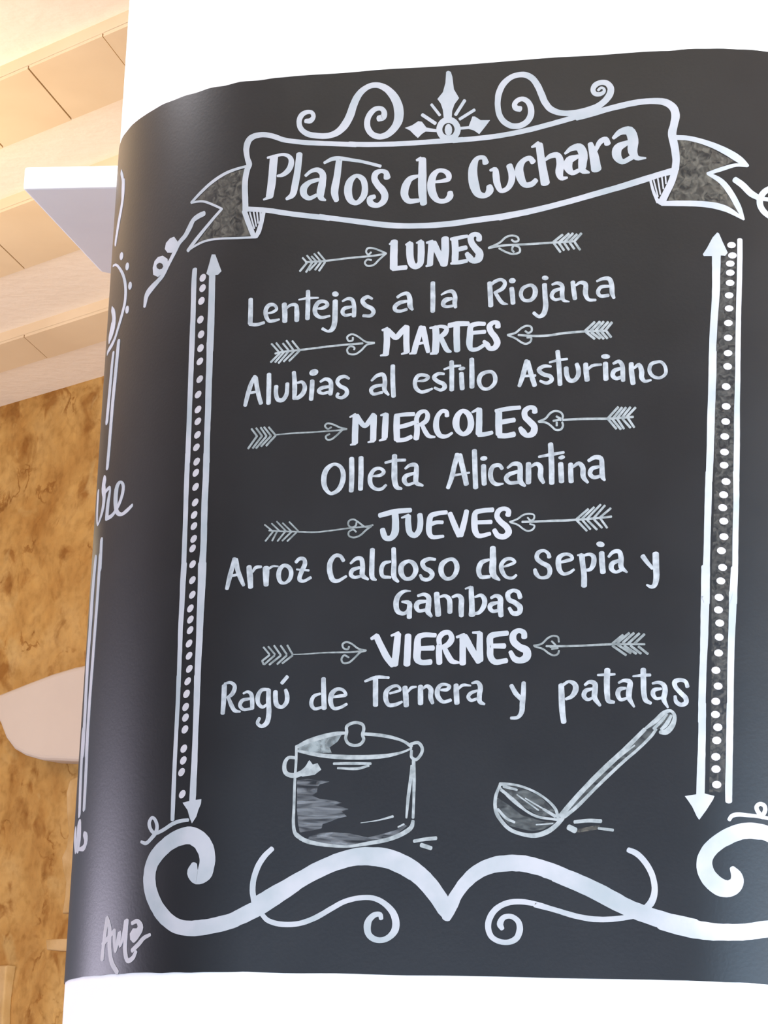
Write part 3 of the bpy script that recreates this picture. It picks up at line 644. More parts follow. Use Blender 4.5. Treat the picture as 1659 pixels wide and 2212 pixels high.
('border_rail#2','dot#77',[('b','f',[5413,2355,5404,2334,5384,2319,5357,2315,5332,2322,5314,2339,5309,2361,5317,2383,5337,2397,5364,2402,5390,2395,5407,2378])]),
('border_rail#2','dot#78',[('b','f',[5423,2181,5414,2159,5394,2144,5368,2140,5342,2147,5324,2164,5319,2186,5327,2208,5348,2222,5374,2227,5400,2220,5418,2203])]),
('scroll_border','scroll',[('w','s',[-773,1246,82,-786,1160,155,-723,1093,158,-635,1135,202,-598,1248,205,-615,1385,213,-696,1511,214,-823,1583,207,-962,1580,205,-1131,1521,196,-1287,1417,201,-1395,1295,201,-1435,1158,196,-1418,1008,196,-1355,868,193,-1248,727,185,-1115,609,180,-966,531,175,-805,504,178,-619,511,182,-429,542,179,-245,588,180,-92,658,185,82,745,191,277,865,186,516,1024,177]),
('w','s',[86,792,189,236,883,189,486,1022,191,735,1161,190,985,1273,191,1236,1338,204,1426,1343,216,1616,1315,222,1808,1240,224,1948,1156,212,2076,1049,206,2209,893,199,2302,750,183,2336,657,103]),
('w','s',[2320,649,105,2362,775,159,2431,920,142,2526,1050,151,2658,1171,167,2838,1251,179,3022,1277,187,3207,1272,186,3392,1230,186,3540,1181,185,3674,1128,185]),
('w','s',[3572,1163,189,3792,1079,193,4011,986,197,4230,875,196,4447,774,187,4663,698,185,4875,638,191,5148,577,201]),
('w','s',[4789,648,197,5049,586,203,5257,552,199,5464,543,187,5673,552,184,5841,581,186,6029,616,186])]),
('scroll_border','scroll_end',[('w','s',[6019,1632,172,5915,1670,175,5830,1680,179,5702,1680,181,5576,1643,182,5442,1570,178,5331,1482,171,5263,1379,171,5248,1286,177,5272,1186,186,5349,1090,196,5450,1030,195,5541,1033,185,5604,1099,162,5603,1174,127,5554,1257,59])]),
('scroll_border','tendril',[('w','s',[208,1425,59,110,1326,67,39,1202,70,1,1067,68,-5,944,70,21,810,66]),
('w','s',[105,689,54,186,605,58,304,564,60,445,553,61,610,574,61,785,642,62,946,735,62,1107,822,59,1282,866,58,1446,867,60,1574,814,65,1679,719,76,1727,612,87,1725,515,85,1678,443,74,1592,394,65,1491,398,67,1416,451,73,1393,535,83,1414,620,76,1479,678,64,1540,679,55,1554,633,50])]),
('scroll_border','tendril#2',[('w','s',[3685,722,59,3551,764,54,3367,816,57,3183,844,62,3024,828,65,2894,757,68,2823,649,72,2812,542,69,2854,447,62,2952,394,59,3062,391,62,3146,439,71,3178,535,73,3153,627,62,3065,679,55,2983,660,63,2948,591,74,2974,538,53]),
('w','s',[3342,811,57,3583,754,59,3802,693,61,4019,658,63,4235,661,61,4470,695,57]),
('w','s',[4396,1435,57,4488,1396,66,4576,1314,66,4653,1198,66,4693,1082,66,4700,956,70,4660,840,81,4586,776,64])]),
('curl_flourish',None,[('w','s',[-1610,1547,35,-1523,1524,45,-1430,1586,53,-1368,1652,60,-1358,1722,52,-1403,1805,43,-1453,1822,43,-1489,1763,57,-1454,1680,47,-1383,1636,42,-1263,1665,46,-1117,1734,48,-1003,1764,45,-891,1771,40])]),
('curl_flourish#2',None,[('w','s',[5514,1793,43,5541,1836,47,5600,1856,50,5725,1854,43,5824,1849,41,5972,1829,42]),
('w','s',[5894,1838,48,5834,1904,50,5818,1952,49,5856,1989,46,5906,1972,49,5917,1922,50,5884,1847,46])]),
('pot_drawing','pot_body',[('a','s',[443,2625,31,448,2430,31,443,2194,31,449,1901,33,453,1702,37,482,1597,43,558,1537,42]),
('a','s',[482,1609,31,583,1530,50,755,1484,44,938,1462,35,1119,1455,29,1358,1491,44,1596,1538,48,1773,1608,53,1871,1684,50,1886,1753,37]),
('a','s',[1865,2450,41,1878,2252,41,1885,2019,32,1885,1788,32]),
('a','s',[1846,2392,30,1835,2194,39,1818,2019,39,1806,1788,24]),
('a','s',[906,2417,28,1076,2419,32,1354,2416,30]),
('a','s',[957,2364,25,1200,2358,32,1331,2393,26])]),
('pot_drawing','pot_shading',[('s','f',[471,2224,597,2239,867,2206,747,2173,724,2135,717,2083,661,2047,755,2004,926,1988,1024,1960,928,1934,1026,1914,1114,1888,1028,1861,1092,1803,984,1779,889,1738,805,1712,795,1662,663,1635,536,1615,506,1725,487,1901]),
('s','f',[665,1598,919,1620,1137,1606,1355,1560,1534,1602,1687,1648,1780,1716,1817,1695,1690,1591,1477,1526,1299,1482,1119,1458,901,1480,632,1525]),
('s','s',[478,2182,35,600,2188,31,721,2196,12]),
('s','s',[488,2100,47,603,2110,42,688,2118,16]),
('s','s',[495,1959,31,756,1974,23,975,1966,12]),
('s','s',[493,1883,30,797,1892,30,1100,1885,12]),
('s','s',[524,1784,52,801,1796,42,983,1803,16]),
('s','s',[751,1575,23,920,1593,30,1114,1582,14]),
('s','s',[924,1508,21,1106,1481,25]),
('s','s',[1357,1526,23,1475,1561,33,1617,1602,19])]),
('pot_drawing','highlight',[('a','s',[1264,1728,8,1467,1758,15,1645,1804,30]),
('a','s',[1710,1681,17,1780,1716,21])]),
('pot_drawing','pot_lid',[('a','s',[450,2616,39,576,2675,54,757,2733,56,938,2770,45,1047,2776,30]),
('a','s',[1264,2763,38,1425,2750,40,1607,2718,38,1742,2672,31,1834,2613,42]),
('a','s',[458,2569,30,644,2530,42,828,2505,49,1072,2491,55,1315,2491,53,1556,2509,45,1734,2550,26,1835,2592,24])]),
('pot_drawing','lid_shading',[('g2','f',[463,2607,697,2698,987,2756,942,2676,848,2606,876,2541,643,2545,477,2571])]),
('pot_drawing','lid_knob',[('a','c',[1047,2782,37,1044,2850,38,1091,2885,37,1164,2897,36,1238,2870,36,1252,2813,37,1238,2757,37,1257,2698,37,1221,2645,37,1151,2628,36,1071,2654,36,1038,2711,36])]),
('pot_drawing','pot_handle',[('a','s',[1827,2643,36,1910,2658,38,1960,2601,38,1957,2537,37,1894,2461,38,1839,2491,36,1836,2567,32])]),
('pot_drawing','pot_handle#2',[('a','s',[438,2486,36,352,2487,39,309,2418,47,326,2312,53,412,2279,57,514,2305,61,578,2371,40,612,2441,29]),
('a','f',[611,2459,653,2406,710,2423,759,2347,680,2286,535,2265,472,2288,573,2347])]),
('pot_drawing','floor_mark',[('a','s',[1907,1520,38,2013,1539,42,2167,1556,44]),
('a','s',[1994,1477,51,2112,1441,47])]),
('ladle_drawing','ladle_bowl',[('a','s',[2895,2176,42,3010,2176,30,3151,2149,27,3321,2080,27,3463,1985,29,3552,1889,34,3586,1783,37]),
('a','s',[2899,2138,20,3015,2014,25,3159,1905,27,3329,1810,29,3573,1772,29]),
('a','s',[2896,2165,33,2849,2028,38,2860,1863,43,2928,1754,42,3026,1661,42,3168,1607,42,3321,1591,52,3459,1633,57,3568,1712,52,3635,1790,50]),
('a','s',[2914,2110,37,3058,2001,32,3201,1884,17]),
('a','s',[2879,1891,30,2980,1788,32,3080,1741,27]),
('a','s',[2941,2152,37,3097,2110,25]),
('a','s',[3410,1892,29,3551,1810,37]),
('a','s',[3098,2056,15,3355,1878,17]),
('a','s',[3197,2014,15,3438,1878,17]),
('a','s',[3332,1714,17,3526,1728,15])]),
('ladle_drawing','bowl_shading',[('g3','f',[2912,2165,3152,2135,3364,2039,3535,1878,3568,1797,3342,1823,3158,1932,3000,2055]),
('g3','f',[2861,2028,3018,1932,3161,1823,3372,1762,3553,1739,3416,1660,3278,1639,3025,1699,2895,1836])]),
('ladle_drawing','ladle_handle',[('g3','f',[3613,1838,3741,1981,3929,2186,4118,2377,4320,2568,4556,2806,4684,2902,4792,2991,4873,2971,4848,2861,4686,2785,4485,2567,4323,2424,4121,2233,3959,2070,3798,1906,3656,1790]),
('a','s',[3617,1817,65,3741,1971,58,3929,2179,58,4118,2367,63,4320,2558,55,4556,2799,45]),
('a','s',[3655,1804,42,3797,1920,42,3959,2083,37,4121,2244,37,4323,2435,35,4485,2574,32,4633,2724,35,4686,2799,32]),
('a','s',[3633,1865,30,3983,2220,20,4281,2493,25,4443,2615,17]),
('a','s',[4570,2813,32,4684,2902,55,4778,2991,50,4846,3009,37,4890,2957,39,4869,2848,59,4802,2772,67,4730,2765,42]),
('a','s',[4853,2957,32,4794,2847,49,4741,2799,30]),
('a','s',[4659,2806,37,4752,2902,35,4806,2970,22])]),
('ladle_drawing','floor_mark',[('a','s',[3774,1746,39,3926,1762,42,4077,1757,44]),
('a','s',[3707,1688,63,3784,1651,68]),
('d','s',[3818,1648,41,4051,1690,54]),
('a','s',[4051,1676,29,4217,1656,34])]),
('feathered_arrow','shaft',[('a','s',[265,8564,25,515,8568,25,819,8590,25,1044,8598,25,1178,8608,25,1278,8622,25])]),
('feathered_arrow','arrowhead',[('a','s',[1280,8623,23,1186,8670,23,1095,8702,23,1041,8699,25,1025,8661,23,1054,8621,23,1089,8647,25]),
('a','s',[1267,8614,24,1192,8548,24,1127,8486,24,1049,8478,23,1015,8520,23,1045,8558,24,1096,8549,23])]),
('feathered_arrow','fletching',[('a','s',[223,8623,23,277,8563,23]),
('a','s',[278,8649,23,344,8571,23]),
('a','s',[336,8635,23,401,8568,23]),
('a','s',[368,8667,23,446,8577,23]),
('a','s',[419,8682,23,509,8574,23]),
('a','s',[277,8552,26,197,8453,26]),
('a','s',[345,8554,26,277,8438,26]),
('a','s',[402,8551,26,316,8459,26]),
('a','s',[459,8554,26,390,8461,26]),
('a','s',[510,8551,26,441,8447,26])]),
('feathered_arrow#2','shaft',[('a','s',[2550,8626,28,2711,8646,28,2875,8648,27,3094,8648,27,3343,8651,27,3603,8654,27])]),
('feathered_arrow#2','arrowhead',[('a','s',[2553,8628,26,2677,8681,26,2763,8752,26,2839,8766,25,2905,8740,24,2912,8697,26,2863,8688,25,2830,8714,24]),
('a','s',[2680,8614,24,2769,8561,24,2857,8534,25,2933,8555,26,2926,8612,24,2859,8640,26,2839,8588,25,2862,8559,24])]),
('feathered_arrow#2','fletching',[('a','s',[3343,8660,31,3449,8744,31]),
('a','s',[3419,8660,31,3525,8751,31]),
('a','s',[3484,8660,31,3573,8753,31]),
('a','s',[3538,8657,31,3622,8739,31]),
('a','s',[3603,8665,31,3676,8747,31]),
('a','s',[3344,8646,28,3428,8529,28]),
('a','s',[3409,8642,28,3471,8550,28]),
('a','s',[3474,8639,28,3530,8552,28]),
('a','s',[3539,8641,28,3595,8560,28]),
('a','s',[3603,8637,28,3665,8545,28])]),
('feathered_arrow#3','shaft',[('a','s',[-66,7420,25,13,7436,25,240,7451,25,436,7467,25,632,7483,25,828,7494,25,1033,7501,25])]),
('feathered_arrow#3','arrowhead',[('a','s',[1179,7502,23,1071,7519,22,970,7590,22,891,7623,23,835,7588,24,857,7538,22,904,7545,24,907,7580,23]),
('a','s',[1179,7498,23,1085,7481,24,1017,7413,24,941,7368,23,862,7381,22,842,7430,23,880,7471,23,933,7451,22,929,7427,23])]),
('feathered_arrow#3','fletching',[('a','s',[-118,7546,24,-28,7448,24]),
('a','s',[-58,7553,24,27,7450,24]),
('a','s',[27,7544,24,101,7457,24]),
('a','s',[70,7577,24,160,7459,24]),
('a','s',[145,7569,24,239,7456,24]),
('a','s',[-6,7422,26,-116,7314,26]),
('a','s',[43,7430,26,-60,7311,26]),
('a','s',[102,7437,26,-15,7299,26]),
('a','s',[171,7439,26,49,7316,26]),
('a','s',[240,7441,26,118,7319,26])]),
('feathered_arrow#4','shaft',[('a','s',[2949,7522,28,3122,7502,28,3305,7499,29,3485,7519,29,3747,7530,28,4009,7528,28])]),
('feathered_arrow#4','arrowhead',[('a','s',[2818,7529,26,2911,7549,26,2983,7606,26,3046,7631,25,3101,7614,24,3107,7563,25,3067,7542,25,3031,7567,24]),
('a','s',[2820,7524,24,2913,7482,24,2988,7429,24,3043,7408,25,3097,7434,26,3105,7480,24,3055,7486,25])]),
('feathered_arrow#4','fletching',[('a','s',[3756,7539,32,3862,7639,32]),
('a','s',[3819,7536,32,3925,7641,32]),
('a','s',[3882,7538,32,3970,7639,32]),
('a','s',[3937,7536,32,4024,7632,32]),
('a','s',[3999,7537,32,4069,7625,32]),
('a','s',[3766,7520,30,3867,7435,30]),
('a','s',[3829,7513,30,3930,7436,30]),
('a','s',[3892,7519,30,3975,7431,30]),
('a','s',[3946,7521,30,4020,7434,30]),
('a','s',[4009,7519,30,4063,7447,30])]),
('feathered_arrow#5','shaft',[('a2','s',[-3,6400,15,239,6413,19,449,6416,19,658,6424,19,803,6430,21,881,6441,25])]),
('feathered_arrow#5','arrowhead',[('a2','s',[881,6443,22,802,6461,22,706,6505,22,632,6518,23,608,6489,22,646,6451,22,687,6470,23]),
('a2','s',[824,6429,23,754,6362,23,694,6319,23,641,6320,22,625,6358,23,670,6388,23])]),
('feathered_arrow#5','fletching',[('a2','s',[-320,6489,24,-244,6395,24]),
('a2','s',[-260,6495,24,-179,6392,24]),
('a2','s',[-201,6498,24,-122,6389,24]),
('a2','s',[-158,6501,24,-66,6392,24]),
('a2','s',[-98,6498,24,-8,6395,24]),
('a2','s',[-244,6395,26,-351,6245,27]),
('a2','s',[-179,6392,26,-290,6247,27]),
('a2','s',[-124,6384,26,-246,6244,26]),
('a2','s',[-66,6387,26,-183,6264,26]),
('a2','s',[-8,6390,26,-118,6269,26])]),
('feathered_arrow#6','shaft',[('a','s',[3514,6459,28,3682,6464,28,3911,6460,28,4056,6456,28,4347,6467,28])]),
('feathered_arrow#6','arrowhead',[('a','s',[3223,6450,26,3306,6485,26,3358,6545,26,3411,6571,25,3481,6556,24,3513,6510,24,3506,6475,25]),
('a','s',[3230,6445,25,3315,6434,25,3378,6390,24,3433,6342,25,3494,6347,26,3517,6393,25,3507,6432,24]),
('a','s',[3436,6505,25,3483,6480,25]),
('a','s',[3399,6453,25,3476,6463,25]),
('a','s',[3442,6435,25,3443,6392,25]),
('a','s',[3460,6473,25,3491,6456,25])]),
('feathered_arrow#6','fletching',[('a','s',[4055,6467,30,4167,6591,30]),
('a','s',[4116,6465,30,4212,6584,30]),
('a','s',[4162,6463,30,4258,6582,30]),
('a','s',[4222,6469,30,4311,6584,30]),
('a','s',[4275,6475,30,4371,6578,30]),
('a','s',[4056,6444,28,4150,6332,28]),
('a','s',[4101,6450,28,4203,6324,28]),
('a','s',[4162,6448,28,4240,6329,28]),
('a','s',[4223,6446,28,4316,6340,28]),
('a','s',[4283,6459,28,4361,6342,28])]),
('feathered_arrow#7','shaft',[('a2','s',[-29,5219,19,118,5206,19,323,5196,19,557,5185,19,750,5200,19,961,5223,19,1162,5237,19,1258,5254,19])]),
('feathered_arrow#7','arrowhead',[('a2','s',[1253,5254,22,1172,5232,21,1073,5296,21,1014,5329,21,959,5309,22,956,5261,21,999,5232,21,1046,5252,22,1054,5290,22]),
('a2','s',[1239,5240,22,1174,5194,22,1109,5134,22,1024,5108,21,967,5133,21,965,5178,22,1020,5205,21,1054,5176,21])]),
('feathered_arrow#7','fletching',[('a2','s',[-87,5292,19,20,5208,19]),
('a2','s',[1,5304,19,108,5206,19]),
('a2','s',[63,5327,19,187,5204,19]),
('a2','s',[138,5306,19,250,5202,19]),
('a2','s',[220,5318,19,337,5205,19]),
('a2','s',[21,5203,21,-67,5091,21]),
('a2','s',[70,5197,21,17,5093,21]),
('a2','s',[177,5204,21,85,5087,21]),
('a2','s',[255,5198,21,144,5090,21]),
('a2','s',[314,5187,21,207,5084,21])]),
('feathered_arrow#8','shaft',[('a','s',[3063,5246,27,3227,5246,27,3399,5250,27,3571,5250,27,3708,5255,27,3828,5261,27,3981,5270,26,4117,5282,26])]),
('feathered_arrow#8','arrowhead',[('a','s',[2915,5249,22,3001,5280,22,3077,5330,22,3146,5341,21,3203,5323,20,3200,5277,22,3166,5260,21,3126,5296,20]),
('a','s',[2924,5244,21,3012,5212,21,3083,5158,21,3135,5135,21,3195,5156,22,3211,5198,20,3154,5219,21])]),
('feathered_arrow#8','fletching',[('a','s',[3708,5264,27,3842,5379,27]),
('a','s',[3768,5262,27,3910,5398,27]),
('a','s',[3828,5261,27,3986,5427,27]),
('a','s',[3904,5263,27,4037,5416,27]),
('a','s',[3981,5274,27,4106,5381,27]),
('a','s',[3708,5251,26,3831,5121,26]),
('a','s',[3777,5249,26,3873,5139,26]),
('a','s',[3836,5247,26,3950,5133,26]),
('a','s',[3913,5254,26,4009,5153,26]),
('a','s',[3990,5261,26,4069,5151,26])]),
('feathered_arrow#9','shaft',[('a2','s',[350,3712,12,523,3716,15,714,3728,17,905,3730,20,1096,3732,22,1238,3749,24])]),
('feathered_arrow#9','arrowhead',[('a2','s',[1240,3747,22,1142,3772,22,1063,3829,22,995,3852,23,950,3827,24,962,3780,22,1016,3766,23,1031,3798,24]),
('a2','s',[1228,3743,23,1172,3729,23,1108,3667,23,1035,3607,23,968,3603,22,944,3648,23,975,3694,23,1032,3668,22])]),
('feathered_arrow#9','fletching',[('a2','s',[-22,3803,23,55,3717,22]),
('a2','s',[36,3811,22,123,3716,22]),
('a2','s',[108,3820,23,196,3706,23]),
('a2','s',[190,3819,23,268,3715,23]),
('a2','s',[272,3822,23,340,3714,23]),
('a2','s',[56,3708,24,-31,3639,24]),
('a2','s',[-31,3639,23,-11,3598,23]),
('a2','s',[119,3702,24,-2,3598,24]),
('a2','s',[196,3701,24,62,3594,24]),
('a2','s',[268,3700,24,158,3599,24]),
('a2','s',[341,3700,24,220,3608,24])]),
('feathered_arrow#10','shaft',[('a2','s',[3391,3770,25,3574,3767,25,3757,3769,25,3939,3776,25,4156,3782,25,4536,3777,24])]),
('feathered_arrow#10','arrowhead',[('a2','s',[3243,3779,22,3335,3798,23,3406,3864,23,3470,3890,22,3525,3876,22,3538,3818,22]),
('a2','s',[3253,3770,22,3355,3736,22,3430,3682,22,3485,3661,22,3531,3681,23,3541,3717,22]),
('a2','s',[3453,3828,22,3500,3782,22]),
('a2','s',[3437,3760,22,3528,3768,22]),
('a2','s',[3456,3737,22,3529,3745,22])]),
('feathered_arrow#10','fletching',[('a2','s',[4165,3791,30,4281,3887,30]),
('a2','s',[4220,3799,30,4353,3909,30]),
('a2','s',[4283,3798,30,4407,3908,30]),
('a2','s',[4346,3789,30,4470,3903,30]),
('a2','s',[4419,3788,30,4529,3893,30]),
('a2','s',[4166,3764,29,4322,3655,29]),
('a2','s',[4229,3772,29,4376,3678,29]),
('a2','s',[4302,3762,29,4439,3670,29]),
('a2','s',[4374,3761,29,4493,3671,29]),
('a2','s',[4465,3751,29,4574,3666,29])]),
('weekday_heading',None,[('w','s',[1373,8768,90,1375,8620,94,1380,8433,94]),
('w','s',[1316,8739,24,1367,8766,47]),
('w','s',[1370,8426,61,1537,8433,55]),
('w','s',[1570,8729,89,1579,8576,90,1608,8472,84,1656,8436,70,1708,8473,76,1717,8568,85,1711,8741,80]),
('w','s',[1522,8720,26,1575,8743,47]),
('w','s',[1655,8736,23,1713,8759,42]),
('w','s',[1842,8731,81,1835,8574,76,1831,8455,74]),
('w','s',[1785,8435,25,1833,8450,42]),
('w','s',[1781,8732,30,1853,8747,42]),
('w','s',[1870,8728,71,1931,8591,77,1997,8452,71]),
('w','s',[2008,8773,95,2014,8609,96,2005,8446,94]),
('w','s',[2126,8767,81,2141,8603,84,2140,8468,80]),
('w','s',[2082,8761,41,2179,8774,50,2283,8789,39]),
('w','s',[2162,8624,60,2272,8646,57]),
('w','s',[2093,8453,30,2190,8463,52,2287,8477,46]),
('w','s',[2428,8734,70,2426,8781,66,2377,8809,57,2328,8777,75,2338,8703,77,2385,8635,83,2440,8564,95,2429,8498,99,2366,8474,69,2323,8514,79,2283,8570,53])]),
('weekday_heading#2',None,[('w','s',[1326,7661,79,1334,7504,79,1328,7352,75]),
('w','s',[1271,7655,28,1336,7673,43]),
('w','s',[1262,7339,21,1329,7349,42]),
('w','s',[1347,7658,50,1397,7595,66,1445,7555,64,1500,7612,72,1568,7684,65]),
('w','s',[1572,7682,73,1575,7525,75,1587,7373,76]),
('w','s',[1523,7347,21,1593,7367,38]),
('w','s',[1757,7671,68,1723,7549,72,1695,7446,74,1676,7358,70]),
('w','s',[1623,7347,21,1697,7358,40]),
('w','s',[1778,7667,63,1806,7535,71,1852,7361,53]),
('w','s',[1724,7466,32,1806,7478,32]),
('w','s',[1931,7660,82,1944,7509,87,1939,7353,87]),
('w','s',[1863,7656,27,1943,7665,38]),
('w','s',[1882,7336,29,1956,7344,42]),
('w','s',[1933,7663,36,2005,7671,41,2066,7641,56,2050,7585,65,1989,7538,52]),
('w','s',[2000,7535,56,2045,7442,62,2088,7369,56,2132,7350,26]),
('w','s',[2098,7677,61,2210,7693,65,2334,7689,56]),
('w','s',[2190,7685,76,2196,7518,78,2207,7362,76]),
('w','s',[2534,7678,48,2437,7682,55,2366,7654,66,2359,7542,78,2355,7439,77,2378,7371,56,2447,7366,49,2528,7411,45]),
('w','s',[2379,7571,48,2540,7580,50]),
('w','s',[2696,7633,67,2692,7678,59,2641,7690,53,2593,7646,69,2616,7573,72,2667,7508,75,2695,7434,78,2661,7374,66,2602,7372,58,2573,7417,65,2531,7462,40])]),
('weekday_heading#3',None,[('w','s',[986,6600,76,987,6452,78,991,6268,76]),
('w','s',[914,6587,20,983,6615,41]),
('w','s',[937,6243,20,992,6256,40]),
('w','s',[1002,6604,52,1050,6523,64,1107,6474,58,1160,6528,65,1211,6605,65]),
('w','s',[1211,6592,76,1212,6444,77,1215,6296,75]),
('w','s',[1153,6269,20,1223,6284,40]),
('w','s',[1360,6604,72,1357,6465,77,1357,6323,75]),
('w','s',[1294,6284,22,1365,6309,46]),
('w','s',[1297,6595,22,1357,6609,42]),
('w','s',[1497,6581,75,1499,6434,79,1509,6291,75]),
('w','s',[1477,6585,45,1595,6595,49,1706,6596,50]),
('w','s',[1511,6440,51,1600,6457,55,1710,6489,51]),
('w','s',[1509,6280,50,1607,6286,54,1684,6319,51]),
('w','s',[1747,6461,66,1753,6380,68,1745,6292,68]),
('w','s',[1754,6452,55,1741,6537,58,1774,6607,57,1843,6625,44,1875,6579,56,1860,6510,61,1785,6458,44]),
('w','s',[1814,6457,48,1853,6377,57,1899,6319,50,1973,6305,26]),
('w','s',[2112,6559,56,2105,6607,51,2057,6622,51,2007,6576,57,1983,6488,68,1994,6390,71,2041,6319,58,2112,6308,45,2183,6348,31]),
('w','c',[2304,6614,53,2244,6562,71,2225,6474,85,2247,6385,69,2318,6329,53,2389,6371,73,2407,6468,76,2373,6571,68]),
('w','s',[2504,6624,70,2507,6473,76,2507,6327,76]),
('w','s',[2416,6593,24,2493,6629,47]),
('w','s',[2503,6315,55,2582,6318,55,2668,6336,45]),
('w','s',[2741,6584,81,2745,6447,84,2751,6314,80]),
('w','s',[2705,6597,48,2836,6619,54,2993,6629,50]),
('w','s',[2753,6455,59,2841,6468,59,2932,6480,55]),
('w','s',[2750,6295,64,2846,6291,64,2935,6306,66]),
('w','s',[3175,6566,66,3168,6609,59,3115,6626,54,3057,6586,68,3059,6515,70,3112,6459,75,3175,6386,80,3160,6311,79,3092,6285,58,3039,6331,75,3005,6380,51])]),
('weekday_heading#4',None,[('w','s',[1335,5368,60,1518,5410,64,1712,5422,55]),
('w','s',[1524,5381,80,1535,5249,86,1529,5148,86,1480,5089,69,1420,5095,65,1391,5149,72,1377,5197,64]),
('w','s',[1686,5352,67,1690,5245,73,1714,5149,71,1773,5114,64,1824,5171,71,1836,5282,69,1826,5365,63]),
('w','s',[1605,5333,21,1689,5359,43]),
('w','s',[2149,5385,51,2029,5372,57,1961,5345,65,1945,5249,74,1949,5143,66,1984,5093,54,2121,5097,36]),
('w','s',[1973,5248,51,2033,5267,47,2106,5265,44]),
('w','s',[2192,5369,61,2247,5241,69,2313,5101,65]),
('w','s',[2393,5394,59,2368,5259,68,2329,5104,72]),
('w','s',[2707,5401,57,2585,5393,57,2500,5371,64,2491,5265,77,2505,5149,71,2547,5093,60,2683,5114,43]),
('w','s',[2519,5253,50,2692,5255,52]),
('w','s',[2890,5331,67,2897,5380,59,2846,5411,50,2778,5387,62,2760,5319,65,2813,5247,70,2883,5185,74,2905,5125,77,2856,5076,67,2778,5088,64,2733,5157,55])]),
('weekday_heading#5',None,[('w','s',[1358,3915,73,1422,3794,76,1500,3658,80,1572,3574,75]),
('w','s',[1616,3936,78,1608,3779,83,1593,3577,83]),
('w','s',[1298,3887,38,1366,3923,56]),
('w','s',[1537,3920,25,1626,3950,45]),
('w','s',[1742,3918,77,1741,3753,82,1740,3576,82]),
('w','s',[2069,3917,54,1926,3921,62,1867,3895,73,1860,3763,90,1865,3635,83,1913,3599,63,2025,3603,68]),
('w','s',[1882,3763,54,2050,3766,61]),
('w','s',[2119,3790,72,2121,3687,74,2130,3589,71]),
('w','s',[2132,3772,54,2116,3880,63,2163,3940,63,2235,3945,55,2267,3877,69,2228,3807,70,2152,3772,50]),
('w','s',[2182,3769,56,2232,3673,67,2284,3607,62,2361,3591,29]),
('w','s',[2403,3896,84,2403,3744,76,2408,3580,79]),
('w','s',[2326,3891,30,2415,3917,49]),
('w','s',[2424,3900,70,2501,3755,79,2602,3602,74]),
('w','s',[2602,3930,71,2605,3766,76,2616,3614,73]),
('w','s',[2516,3942,27,2599,3942,41]),
('w','s',[2927,3929,61,2802,3918,64,2729,3892,77,2729,3764,78,2740,3649,75,2791,3594,67,2928,3608,58]),
('w','s',[2745,3781,56,2898,3779,65]),
('w','s',[3129,3877,68,3120,3932,67,3058,3957,56,3000,3916,77,3003,3833,81,3076,3765,81,3160,3720,90,3165,3650,96,3093,3608,75,3022,3627,71,2970,3710,48])]),
('dish_lettering','Lentejas',[('g','s',[-424,8135,58,-416,7980,62,-413,7826,62]),
('g','s',[-419,7816,43,-328,7802,44,-229,7821,37]),
('g','s',[-195,7935,21,-126,7948,35,-76,7985,39,-107,8036,40,-175,8040,51,-214,7988,55,-209,7908,54,-166,7839,42,-97,7838,40,-35,7852,24]),
('g','s',[18,8043,62,31,7929,65,36,7821,63]),
('g','s',[44,7983,26,99,8025,37,167,8022,48,183,7933,62,188,7825,58]),
('g','s',[313,8193,54,320,8029,58,323,7842,58]),
('g','s',[201,8089,19,310,8103,32,448,8102,21]),
('g','s',[430,7965,21,509,7969,43,568,8006,49,539,8047,42,460,8048,52,414,7979,58,424,7899,54,492,7851,41,602,7866,30]),
('g','s',[665,8052,64,668,7899,66,665,7753,65,635,7689,56,590,7672,33,519,7709,38]),
('g','f',[704,8137,699,8120,684,8109,663,8105,641,8111,625,8124,618,8141,623,8158,638,8170,659,8173,681,8168,697,8154]),
('g','s',[755,8044,24,819,8073,38,876,8057,48,905,7967,53,908,7849,54]),
('g','s',[869,7969,34,780,7948,50,762,7906,49,795,7865,38,873,7873,34]),
('g','s',[1128,8058,28,1066,8084,44,1006,8041,55,1048,7977,53,1128,7934,53,1152,7888,52,1121,7845,42,1025,7849,37])]),
('dish_lettering','a',[('g','s',[1442,8062,37,1504,8098,40,1567,8100,50,1597,8036,62,1605,7945,63,1637,7896,32]),
('g','s',[1562,8006,36,1472,7990,50,1416,7945,54,1424,7899,46,1486,7885,39,1566,7905,34])]),
('dish_lettering','la',[('g','s',[1876,8224,56,1884,8041,61,1889,7863,58]),
('g','s',[1987,8066,21,2053,8099,36,2124,8100,50,2158,8037,53,2156,7955,56,2169,7900,40]),
('g','s',[2119,8012,36,2039,7995,62,2012,7944,51,2051,7915,38,2131,7920,35])]),
('dish_lettering','Riojana',[('g','s',[2577,8187,58,2591,8030,62,2600,7899,60]),
('g','s',[2589,8153,30,2639,8199,44,2718,8220,40,2764,8180,48,2740,8112,52,2639,8059,32]),
('g','s',[2653,8058,42,2705,7972,47,2750,7925,42,2807,7910,15]),
('g','s',[2849,8106,58,2862,8017,60,2872,7918,58]),
('g','f',[2896,8204,2893,8187,2880,8173,2859,8167,2837,8169,2820,8180,2811,8196,2814,8213,2827,8227,2848,8233,2870,8231,2887,8220]),
('g','c',[3052,8131,39,2982,8095,47,2964,8017,48,3007,7950,42,3083,7947,45,3134,8009,60,3132,8087,57,3093,8129,42]),
('g','s',[3247,8134,58,3260,7977,61,3269,7842,64,3241,7762,60,3191,7738,43,3126,7788,40]),
('g','f',[3294,8213,3289,8198,3274,8188,3254,8185,3234,8190,3218,8202,3213,8217,3218,8231,3232,8241,3252,8244,3273,8239,3288,8227]),
